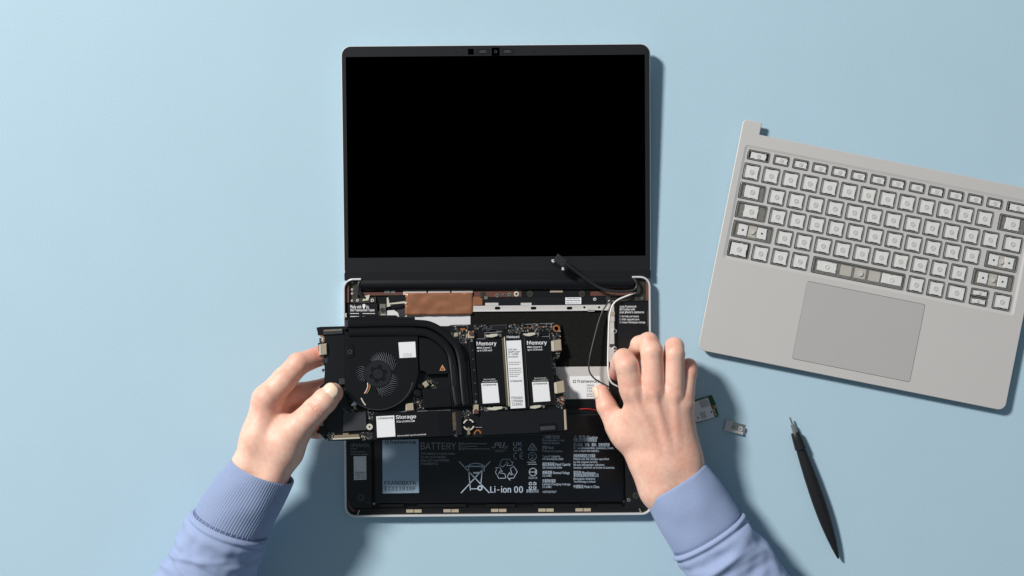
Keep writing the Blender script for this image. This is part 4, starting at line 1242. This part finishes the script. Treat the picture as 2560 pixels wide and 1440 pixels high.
# ------------------------------------------------------------------ wireless card
Wf = flat_frame(1767, 1022, 0, 14.5)
card = thing('wireless_card', Wf, 'small green circuit card with white printed label, on the table beside the hand', 'circuit card')
part('card_board', 'green_board', Wf, card, [Wf.poly([(1724, 1004), (1779.5, 988), (1790, 1011), (1785, 1014), (1787.5, 1019.5), (1792, 1020), (1797, 1041), (1741, 1058)], 1.2)], 0, 1.2, .08)
sh_ = part('card_shield', 'steel', Wf, card, [Wf.poly([(1724, 1008), (1770, 993.5), (1788, 1043.5), (1740, 1057)], 2.2)], 1.2, 2.2, .2)
cs = part('sticker', 'white_label', Wf, sh_, [Wf.poly([(1725, 1009.5), (1769.5, 995.5), (1786.5, 1042.5), (1740, 1055.5)], 2.3)], 2.2, 2.32, 0)
lt = MB()
for i in range(7):
    x = 1748 + 3.2 * i; y = 1003 - .9 * i
    strokes(lt, Wf, [(x, y), (x + 6.5, y + 17)], 1.2, 2.32)
for i in range(4):
    x = 1750 + 3.4 * i; y = 1032 - .9 * i
    strokes(lt, Wf, [(x, y), (x + 5.5, y + 15)], 1.2, 2.32)
strokes(lt, Wf, [(1778, 1028), (1779, 1031)], 3, 2.32); strokes(lt, Wf, [(1745, 1043), (1746, 1046)], 3, 2.32)
lt.build('lettering', 'ink_dark', Wf, cs, 0)
c = Wf.uv(1787.5, 1016, 1.3); MB().prism(circ(c[0], c[1], 2.4, 12, 120, 300), 1.2, 1.36, 0).build('mounting_ring', 'copper', Wf, card)
r = random.Random(5); mb = MB()
for _ in range(16):
    t = r.random(); x, y = 1783 + 9 * t + r.uniform(-2, 2), 1023 + 17 * t
    p = Wf.uv(x, y, 1.5); mb.box(p[0], p[1], r.uniform(.5, 1.2), r.uniform(.5, 1), 1.2, 1.9)
o = mb.build('soldered_components', 'cream', Wf, card, 0); o['kind'] = 'stuff'

# ------------------------------------------------------------------ small metal clip
Cf = flat_frame(1836, 1069, 0, -15)
clip = thing('metal_clip', Cf, 'tiny silver metal bracket with a cut-out, on the table beside the green card', 'bracket')
part('clip_base', 'steel', Cf, clip, [Cf.poly([(1816, 1050), (1864, 1062.5), (1858, 1088), (1809.5, 1076)], 1.5)], 0, .6, .1)
part('clip_block', 'aluminium', Cf, clip, [Cf.poly([(1816, 1050), (1832, 1054), (1828, 1073), (1840, 1076.5), (1859, 1081), (1857.5, 1088), (1809.5, 1076)], 3)], .6, 3.2, .3)
p = Cf.uv(1839, 1066, 1.5)
MB().ring(circ(p[0], p[1], 2.6, 20), circ(p[0], p[1], 1.3, 20), .6, 1.8).build('clip_ring', 'steel', Cf, clip)
MB().box(p[0] - 1.6, p[1] - 1.5, 2.6, 1.6, .6, 2.0, .3, .2, .4).build('clip_spring', 'gold', Cf, clip)
p = Cf.uv(1851, 1072, 1.5); MB().ring(circ(p[0], p[1], 2.4, 20), circ(p[0], p[1], 1.0, 20), .6, 1.4).build('clip_eyelet', 'aluminium_bright', Cf, clip)
part('clip_tooth', 'steel', Cf, clip, [Cf.poly([(1861, 1072), (1864, 1070), (1862, 1080), (1859, 1080)], 2)], .6, 2.2, .1)

# ------------------------------------------------------------------ screwdriver with pry end
p0, p1 = world_pt(1974, 1043, 4), world_pt(2095, 1396, 4)
dv = (p1 - p0); Ls = math.hypot(dv.x, dv.y); ang = math.degrees(math.atan2(dv.y, dv.x))
Sf = Frame((p0.x, p0.y, 0), (dv.x, dv.y, 0), (-dv.y, dv.x, 0))
drv = thing('screwdriver', Sf, 'slim black screwdriver with a short steel bit, on the table by the keyboard cover', 'screwdriver')
def lathe(stations, name, m, zc, flat=.8, n=20):
    mb = MB(); mb.tube([(t * Ls, 0, zc(t)) for t, r in stations], [max(r, .05) for t, r in stations], n, True, flat)
    return mb.build(name, m, Sf, drv, 40)
lathe([(.0, .75), (.005, .9), (.045, .95), (.05, 1.9), (.075, 2.2), (.115, 2.4)], 'bit', 'steel', lambda t: 5.4, 1.0, 14)
lathe([(.108, 4.0), (.112, 4.4), (.16, 5.0), (.205, 5.5), (.222, 5.6), (.226, 5.0)], 'collar', 'spudger_black', lambda t: 5.6, .95)
lathe([(.222, 4.6), (.25, 5.0), (.32, 5.6), (.42, 6.2), (.52, 6.5), (.60, 6.6), (.70, 6.2), (.78, 5.4), (.86, 4.2), (.92, 3.0), (.965, 1.9), (.99, 1.1), (1.0, .4)], 'handle', 'spudger_black',
      lambda t: 5.6 + (t - .222) * .6, .82, 24)
# ------------------------------------------------------------------ the person: two forearms with hands, and sleeves
def smin(a, b, k):
    h = np.maximum(k - np.abs(a - b), 0) / k
    return np.minimum(a, b) - h * h * k * 0.25

class Field:
    """signed distance on a grid, millimetres"""
    def __init__(self, lo, hi, h=1.0):
        self.lo = np.array(lo, float); self.h = h
        self.n = [int(math.ceil((hi[i] - lo[i]) / h)) + 1 for i in range(3)]
        self.ax = [self.lo[i] + h * np.arange(self.n[i]) for i in range(3)]
    def empty(self): return np.full(self.n, 40.0, np.float32)
    def cone(self, d, a, b, ra, rb, k):
        a, b = np.array(a, float), np.array(b, float)
        pad = max(ra, rb) + k + 3
        lo, hi = np.minimum(a, b) - pad, np.maximum(a, b) + pad
        sl = []
        for i in range(3):
            i0 = int(np.clip((lo[i] - self.lo[i]) / self.h, 0, self.n[i])); i1 = int(np.clip((hi[i] - self.lo[i]) / self.h + 1, 0, self.n[i]))
            if i1 <= i0: return
            sl.append(slice(i0, i1))
        X, Y, Z = np.meshgrid(self.ax[0][sl[0]] - a[0], self.ax[1][sl[1]] - a[1], self.ax[2][sl[2]] - a[2], indexing='ij')
        ba = b - a; L2 = float(ba @ ba) or 1e-6
        t = np.clip((X * ba[0] + Y * ba[1] + Z * ba[2]) / L2, 0, 1)
        q = np.sqrt((X - t * ba[0]) ** 2 + (Y - t * ba[1]) ** 2 + (Z - t * ba[2]) ** 2) - (ra + (rb - ra) * t)
        sl = tuple(sl)
        d[sl] = smin(d[sl], q.astype(np.float32), k)
    def carve(self, d, a, b, r, k):
        a, b = np.array(a, float), np.array(b, float)
        sl = []
        for i in range(3):
            i0 = int(np.clip((min(a[i], b[i]) - 5 - self.lo[i]) / self.h, 0, self.n[i])); i1 = int(np.clip((max(a[i], b[i]) + 5 - self.lo[i]) / self.h + 1, 0, self.n[i]))
            sl.append(slice(i0, i1))
        X, Y, Z = np.meshgrid(*[self.ax[i][sl[i]] - a[i] for i in range(3)], indexing='ij')
        ba = b - a; t = np.clip((X * ba[0] + Y * ba[1] + Z * ba[2]) / (float(ba @ ba) or 1e-6), 0, 1)
        e = np.sqrt((X - t * ba[0]) ** 2 + (Y - t * ba[1]) ** 2 + (Z - t * ba[2]) ** 2) - r
        sl = tuple(sl)
        d[sl] = -smin(-d[sl], e.astype(np.float32), k)

def surface_nets(d, lo, h):
    s = d < 0
    nx, ny, nz = d.shape
    acc = np.zeros((nx - 1, ny - 1, nz - 1, 3), np.float32); cnt = np.zeros((nx - 1, ny - 1, nz - 1), np.float32)
    C = [(i, j, k) for i in (0, 1) for j in (0, 1) for k in (0, 1)]
    def sub(a, c): return a[c[0]:nx - 1 + c[0], c[1]:ny - 1 + c[1], c[2]:nz - 1 + c[2]]
    for p in C:
        for ax in range(3):
            if p[ax] == 0:
                q = list(p); q[ax] = 1; q = tuple(q)
                m = sub(s, p) != sub(s, q)
                da, db = sub(d, p)[m], sub(d, q)[m]
                t = da / (da - db)
                pos = np.tile(np.array(p, np.float32), (len(t), 1)); pos[:, ax] += t
                acc[m] += pos; cnt[m] += 1
    act = cnt > 0
    idx = np.full(act.shape, -1, np.int64); idx[act] = np.arange(act.sum())
    cell = np.argwhere(act)
    V = (cell + acc[act] / cnt[act][:, None]) * h + np.array(lo)
    F = []
    for ax in range(3):
        o1, o2 = (ax + 1) % 3, (ax + 2) % 3
        sl0 = [slice(None)] * 3; sl1 = [slice(None)] * 3
        sl0[ax] = slice(0, -1); sl1[ax] = slice(1, None)
        ch = s[tuple(sl0)] != s[tuple(sl1)]
        e = np.argwhere(ch)
        e = e[(e[:, o1] > 0) & (e[:, o2] > 0) & (e[:, o1] < d.shape[o1] - 1) & (e[:, o2] < d.shape[o2] - 1)]
        if not len(e): continue
        q = []
        for da_, db_ in ((0, 0), (1, 0), (1, 1), (0, 1)):
            c = e.copy(); c[:, o1] -= da_; c[:, o2] -= db_
            q.append(idx[c[:, 0], c[:, 1], c[:, 2]])
        q = np.stack(q, 1)
        flip = ~s[e[:, 0], e[:, 1], e[:, 2]]
        q[flip] = q[flip][:, ::-1]
        F.append(q)
    F = np.concatenate(F)
    F = F[(F >= 0).all(1)]
    # relax a little
    for _ in range(2):
        sm_ = np.zeros_like(V); c_ = np.zeros(len(V))
        for a, b in ((0, 1), (1, 2), (2, 3), (3, 0)):
            np.add.at(sm_, F[:, a], V[F[:, b]]); np.add.at(sm_, F[:, b], V[F[:, a]])
            np.add.at(c_, F[:, a], 1); np.add.at(c_, F[:, b], 1)
        V = V * .5 + sm_ / c_[:, None] * .5
    return V, F

def P3(j): return np.array(world_pt(j[0], j[1], j[2]))

def crease(px, py, z, r, dx, dy, span=55, off=0.0, cut=.75):
    """fine skin fold across a finger whose axis runs along (dx, dy) pixels"""
    l = math.hypot(dx, dy); dx, dy = dx / l, dy / l; k = S * (D - z) / D
    px += dx * off / k; py += dy * off / k
    q = []
    for a in np.linspace(-span, span, 6):
        t = math.radians(a); s_ = (r + .45) * math.sin(t) / k
        q.append((px - dy * s_, py + dx * s_, z + (r + .45) * math.cos(t)))
    return [(a, b, cut, .8) for a, b in zip(q[:-1], q[1:])]

def make_arm(palm, fingers, flush_shade_pts, parent, bumps=(), dents=(), palm_k=9.0, finger_k=6.0, finger_ks=None):
    """palm: capsules (joint, joint, r, r); fingers: chains of (px, py, z, r)"""
    pts = [P3(j) for c in palm for j in c[:2]] + [P3(j) for f in fingers for j in f]
    pts = np.array(pts)
    fl = Field(pts.min(0) - 24, pts.max(0) + 24, 0.8)
    base = fl.empty()
    for a, b, ra, rb in palm:
        fl.cone(base, P3(a), P3(b), ra, rb, palm_k)
    res = base.copy()
    for n_, f in enumerate(fingers):
        d = fl.empty()
        for a, b in zip(f[:-1], f[1:]):
            fl.cone(d, P3(a), P3(b), a[3], b[3], 2.5)
        kk = finger_k if finger_ks is None else finger_ks[n_]
        res = np.minimum(res, smin(base, d, kk))
    for a, b, ra, rb, k in bumps:
        fl.cone(res, P3(a), P3(b), ra, rb, k)
    for a, b, r, k in dents:
        fl.carve(res, P3(a), P3(b), r, k)
    V, F = surface_nets(res, fl.lo, fl.h)
    me = bpy.data.meshes.new('arm')
    me.from_pydata((V * MM).tolist(), [], F.tolist())
    me.polygons.foreach_set('use_smooth', [True] * len(me.polygons))
    me.materials.append(MATS['skin'])
    w_ = np.zeros(len(V))
    for x, y, z, r, s_ in flush_shade_pts:
        q = P3((x, y, z)); dd = np.linalg.norm(V - q, axis=1)
        w_ = np.maximum(w_, s_ * np.clip(1 - dd / r, 0, 1) ** 1.2)
    at = me.attributes.new('flush_shade', 'FLOAT', 'POINT'); at.data.foreach_set('value', w_.astype(np.float32))  # per-vertex skin redness together with painted shade
    me.update()
    return link('arm', me, WORLD, parent)

def nail(a, b, up, r, length, half_deg, parent, back=0.0, lift=.35):
    """curved plate on the last joint of a finger: axis a->b (b is the tip), facing `up`"""
    a, b = Vector(P3(a)), Vector(P3(b)); ax = (b - a).normalized()
    up = Vector(up); up = (up - ax * up.dot(ax)).normalized(); sd = ax.cross(up)
    mb = MB(); nu, nv = 12, 10; ids = {}
    for j in range(nv + 1):
        t = j / nv
        x = -length * .5 + length * t
        e = abs(2 * t - 1) ** 3.0
        hw = math.radians(half_deg) * (1 - .62 * e if t > .5 else 1 - .4 * e)
        for i in range(nu + 1):
            th = hw * (2 * i / nu - 1)
            drop = -0.9 * max(0, (t - .62)) ** 2 * length
            rr_ = r + lift + drop - .25 * abs(2 * i / nu - 1) ** 4
            q = b + ax * (x + back) + up * (math.cos(th) * rr_) + sd * (math.sin(th) * rr_)
            ids[i, j] = len(mb.v); mb.v.append(tuple(q))
    for j in range(nv):
        for i in range(nu):
            mb.face((ids[i, j], ids[i + 1, j], ids[i + 1, j + 1], ids[i, j + 1]))
    o = mb.build('fingernail', 'nail_polish', WORLD, parent, 80)
    s_ = o.modifiers.new('thickness', 'SOLIDIFY'); s_.thickness = 0.0009; s_.offset = 0
    return o

person = thing('person', Frame(world_pt(1200, 1500, 0), (1, 0, 0), (0, 1, 0)), 'person in a periwinkle sweatshirt, hands holding the mainboard and a cable', 'person')

# ---- hand that pinches the cables (back of the hand up)
palm = [((1652, 1222, 40), (1654, 1165, 43), 15, 14), ((1714, 1188, 40), (1714, 1140, 42), 14.5, 13), ((1655, 1222, 40), (1714, 1190, 40), 15, 14.5),
        ((1652, 1222, 40), (1716, 1326, 40), 15.5, 15), ((1714, 1190, 40), (1778, 1294, 40), 14.5, 15),
        ((1652, 1165, 42), (1585, 992, 48), 13.2, 10.6), ((1675, 1158, 44), (1635, 990, 51), 13.2, 10.4), ((1696, 1150, 43), (1683, 1000, 49.5), 12.4, 10.2), ((1716, 1142, 41), (1707, 1022, 45.5), 11.6, 9.6),
        ((1632, 1168, 38), (1560, 1085, 33), 15, 12.5), ((1600, 1090, 38), (1620, 1030, 42), 11, 11), ((1578, 1078, 36), (1573, 1042, 40), 10, 8), ((1618, 1160, 38), (1652, 1222, 40), 14.5, 15)]
index = [(1579, 968, 50, 12.2), (1567, 914, 53, 10.7), (1559, 898, 49, 9.7), (1549, 909, 38, 8.4), (1541, 932, 22, 7.4)]
middle = [(1632, 968, 53, 11.4), (1630, 880, 52.5, 10.3), (1621, 856, 48, 9.3), (1599, 862, 38, 8.4), (1585, 888, 20, 7.4)]
ring_ = [(1683, 978, 51, 10.8), (1686, 886, 50, 9.5), (1686, 867, 44, 8.8), (1683, 876, 30, 8.0), (1676, 902, 16, 7)]
little = [(1709, 1005, 46.5, 9.8), (1721, 932, 43, 7.8), (1722, 916, 38, 7.3), (1720, 922, 24, 7.0), (1712, 938, 14, 6.4)]
thumb = [(1565, 1090, 33, 12), (1541, 1062, 30, 10.8), (1517, 1016, 25, 9.6), (1504, 981, 20, 7.6)]
bumps = [((1635, 985, 62.0), (1674, 1130, 57.6), 1.0, .8, 6), ((1685, 995, 59.4), (1693, 1120, 56), .9, .8, 6), ((1583, 985, 59.4), (1648, 1130, 56.4), .9, .8, 6)]
fl_pts = [(1541, 932, 22, 20, .9), (1585, 888, 22, 22, .7), (1598, 880, 36, 14, .5), (1504, 981, 20, 22, .45), (1535, 985, 22, 18, .7), (1566, 890, 60, 14, .35), (1628, 850, 56, 14, .3), (1687, 862, 52, 14, .4), (1722, 915, 44, 16, .6), (1750, 1165, 40, 22, .4), (1600, 1000, 30, 18, .4), (1578, 966, 57, 13, .4), (1633, 968, 60, 13, .35), (1684, 978, 57, 13, .35), (1712, 1000, 52, 12, .3), (1517, 1020, 34, 12, .3), (1700, 1120, 56, 26, .15), (1640, 1190, 56, 24, .12), (1660, 1080, 58, 60, .22), (1700, 1050, 50, 40, .2)]  # small spots are skin redness; broad ones paint the weaker light on its back
dents = []
arm_r = make_arm(palm, [index, middle, ring_, little, thumb], fl_pts, person, bumps, dents, palm_k=13, finger_ks=[6, 6, 6, 6, 8])
nail(thumb[2][:3], thumb[3][:3], (-.95, .2, .22), 7.6, 12, 44, arm_r, back=1.0)

# ---- hand that holds the board (thumb on top, fingers below)
wz = 67
palm = [((622, 1166, wz - 2), (672, 1196, wz + 1), 12.4, 12.6), ((622, 1168, wz - 3), (570, 1262, 59), 12, 12), ((672, 1198, wz), (620, 1286, 60), 12, 12),
        ((624, 1160, wz), (650, 1085, 67), 12.6, 13.5), ((650, 1085, 67), (668, 1000, 67), 14, 12.8), ((680, 1186, wz + 2), (708, 1128, 68), 12.6, 15.8), ((650, 1150, 62), (672, 1020, 58), 14, 12),
        ((660, 1160, 60), (682, 1035, 52), 13, 11), ((676, 1165, 60), (698, 1060, 48), 13, 10), ((710, 1128, 68), (732, 1084, 72), 16, 14), ((655, 1110, 58), (705, 1075, 60), 14, 12), ((668, 1010, 60), (700, 1060, 56), 9, 9), ((645, 1105, 67), (712, 1112, 70), 11.5, 12)]
index = [(668, 996, 68, 12.6), (710, 950, 66, 11.4), (746, 910, 61, 10.4), (800, 890, 49, 9.0), (822, 885, 43, 8.4), (848, 880, 43, 7.4)]
middle = [(676, 1008, 57, 11.6), (752, 984, 49, 10.2), (815, 968, 42, 8.8), (848, 958, 44, 7.4)]
ring_ = [(684, 1036, 52, 11), (756, 1034, 46, 9.4), (815, 1024, 44, 8.2), (848, 1014, 46, 7.2)]
little = [(698, 1060, 48, 10), (752, 1074, 46, 8.2), (794, 1077, 46, 7.2), (820, 1070, 52, 6.4)]
thumb = [(716, 1096, 71, 14.4), (738, 1076, 75, 13.6), (788, 1026, 79, 11.7), (812, 1002, 78, 11.3), (832, 983, 76, 9.6)]
fl_pts = [(748, 905, 60, 26, .5), (800, 890, 52, 28, .9), (725, 940, 60, 22, .35), (770, 935, 55, 20, .7), (752, 990, 46, 26, .6), (710, 1030, 55, 26, .9), (660, 990, 76, 16, .3), (690, 1040, 68, 22, .35), (690, 1060, 62, 20, .4), (790, 1030, 86, 12, .35), (835, 990, 75, 22, .35), (800, 1080, 38, 20, .7), (800, 1060, 74, 22, .6), (700, 1210, 60, 22, .35)]  # redness of fingers, plus red shade of the palm hollow painted into the colour
dents_l = []
for o_ in (-2.4, 0, 2.2):
    dents_l += crease(793, 1021, 79, 11.4, thumb[4][0] - thumb[1][0], thumb[4][1] - thumb[1][1], 48, o_, .58)
arm_l = make_arm(palm, [index, middle, ring_, little, thumb], fl_pts, person, dents=dents_l, bumps=[((664, 990, 77), (668, 996, 77), 2.0, 2.0, 10)], palm_k=12, finger_ks=[6, 6, 6, 6, 8])
nail(thumb[2][:3], thumb[4][:3], (-.25, .3, .9), 9.7, 15, 50, arm_l, back=-.6, lift=.7)

# ---- sleeves
def make_sleeve(cuff_c, seam_c, far_pts, ra, rb, rs, seed, ribs, skew, zr):
    """cuff_c / seam_c: (px, py, z) of the cuff opening and its seam; far_pts continue up the arm"""
    pts = [Vector(P3(p)) for p in (cuff_c, seam_c, *far_pts)]
    n_c, n_s, n_t = 30, 90, 384
    path = smooth_path(pts, 40)
    # arc length table
    cum = [0.0]
    for a, b in zip(path[:-1], path[1:]): cum.append(cum[-1] + (b - a).length)
    def at(s):
        s = max(0.0, min(s, cum[-1] - 1e-4))
        i = max(0, np.searchsorted(cum, s) - 1)
        f = (s - cum[i]) / max(1e-6, cum[i + 1] - cum[i])
        p = path[i].lerp(path[i + 1], f)
        t = (path[min(i + 3, len(path) - 1)] - path[max(i - 3, 0)]).normalized()
        return p, t
    Lc = (pts[1] - pts[0]).length; Lt = cum[-1]
    def ring_pts(mb, s, fn):
        p, t = at(s)
        sd = t.cross(Vector((0, 0, 1))).normalized(); up = sd.cross(t).normalized()
        ids = []
        for j in range(n_t):
            th = 2 * math.pi * j / n_t
            a_, b_, shift = fn(s, th)
            q = p + sd * (math.cos(th) * a_) + up * (math.sin(th) * b_) + t * shift
            q.z = max(q.z, .6 + .02 * (j % 2))
            mb.v.append(tuple(q)); ids.append(len(mb.v) - 1)
        return ids
    mb = MB()
    def cuff_r(s, th, extra=0.0):
        t = s / Lc
        wave = 1.0 * noise.noise(Vector((math.cos(th) * 1.6 + seed, math.sin(th) * 1.6, s / 22)))
        rib = (.18 if ribs else .06) * math.sin(th * 84)
        k = 1 + (rs - 1) * t
        g = 1.4 * math.sin(math.pi * min(1, t * 1.02)) - .8 * (t > .9) * (t - .9) * 10 * .5
        sh = skew * math.cos(th)
        return ra * k + rib + wave + g + extra, rb * (1 + (zr - 1) * t) + rib + wave + g + extra, sh
    rings = []
    for s_in in (26, 16, 8, 3):
        rings.append(ring_pts(mb, s_in, lambda s, th: tuple(v - (2.4 if i < 2 else 0) for i, v in enumerate(cuff_r(s, th)))))
    rings.append(ring_pts(mb, .6, lambda s, th: tuple(v - (1.6 if i < 2 else 0) for i, v in enumerate(cuff_r(0, th)))))
    rings.append(ring_pts(mb, 0, lambda s, th: tuple(v - (.7 if i < 2 else .5) for i, v in enumerate(cuff_r(0, th)))))
    for i in range(n_c + 1):
        rings.append(ring_pts(mb, .7 + (Lc - .7) * i / n_c, cuff_r))
    for a, b in zip(rings[:-1], rings[1:]): mb.bridge(a, b)
    cuff = mb.build('cuff', 'rib_knit' if ribs else 'fleece', WORLD, person, 80)
    fr_ = random.Random(int(seed * 10))
    folds = [(fr_.uniform(14, 85), fr_.uniform(.2, math.pi - .2), fr_.uniform(-16, 16), fr_.choice((2.2, 2.6, -2.0)), fr_.uniform(2.6, 5.0), fr_.uniform(.5, 1.0)) for _ in range(11)]
    mb = MB(); rings = []
    def sl_r(s, th):
        x = s - Lc
        t = x / max(1, Lt - Lc)
        roll = 2.0 * math.exp(-((x - 2.6) / 2.4) ** 2) + 1.5 * math.exp(-((x - 11) / 5.0) ** 2) - .9 * math.exp(-((x - 6.4) / 1.8) ** 2)
        ph = seed * 3.1
        fold = 1.5 * math.sin(x / 8.2 + 1.5 * math.sin(th + ph) + ph) * math.exp(-x / 90) * (.5 + .5 * math.sin(th * 1.0 + ph * 1.7 + x / 60))
        big = 3.4 * noise.noise(Vector((math.cos(th) * 1.3 + seed * 2, math.sin(th) * 1.3, x / 26))) + 1.2 * noise.noise(Vector((math.cos(th) * 3.5, math.sin(th) * 3.5 + seed, x / 11)))
        e = min(1, x / 14)
        for fx, ft, sl_, am, wd, tw in folds:
            dth = (th - ft + math.pi) % (2 * math.pi) - math.pi
            big += am * math.exp(-((x - fx - sl_ * dth) / wd) ** 2 - (dth / tw) ** 2)
        grow = 9.0 * (1 - math.exp(-x / 55))
        if x < 0.01: roll = -.6
        r_ = roll + (fold + big) * e + grow
        return ra * rs + 1.2 + r_, rb * zr + 1.2 + r_ * .85, skew * math.cos(th) * max(0, 1 - x / 60)
    n_s = 110
    for i in range(n_s + 1):
        t = i / n_s
        rings.append(ring_pts(mb, Lc - .5 + (Lt - Lc + .5) * (t ** 1.35), sl_r))
    for a, b in zip(rings[:-1], rings[1:]): mb.bridge(a, b)
    sleeve = mb.build('sleeve', 'fleece', WORLD, person, 80)
    # overlocked stitches along the cuff seam
    mb = MB()
    for j in range(0, n_t, 3):
        th = 2 * math.pi * (j + .5) / n_t
        q = []
        for s in (Lc - 3.4, Lc - .6):
            p, t = at(s); sd = t.cross(Vector((0, 0, 1))).normalized(); up = sd.cross(t).normalized()
            a_, b_, sh = cuff_r(s, th, .25)
            q.append(p + sd * (math.cos(th) * a_) + up * (math.sin(th) * b_) + t * sh)
        if min(q[0].z, q[1].z) > 2: mb.tube(q, .24, 4)
    o = mb.build('stitching', 'stitch', WORLD, cuff, 0); o['kind'] = 'stuff'
    return sleeve
make_sleeve((1688, 1204, 42), (1770, 1336, 41), [(1842, 1450, 41), (1960, 1640, 42), (2060, 1800, 44)], 33.4, 24, 1.09, 1.3, False, 0.0, 1.15)
make_sleeve((657, 1177, 66), (575, 1312, 58), [(528, 1410, 52), (440, 1600, 48), (370, 1760, 46)], 30.0, 25, 1.17, 4.2, True, 5.5, 1.15)
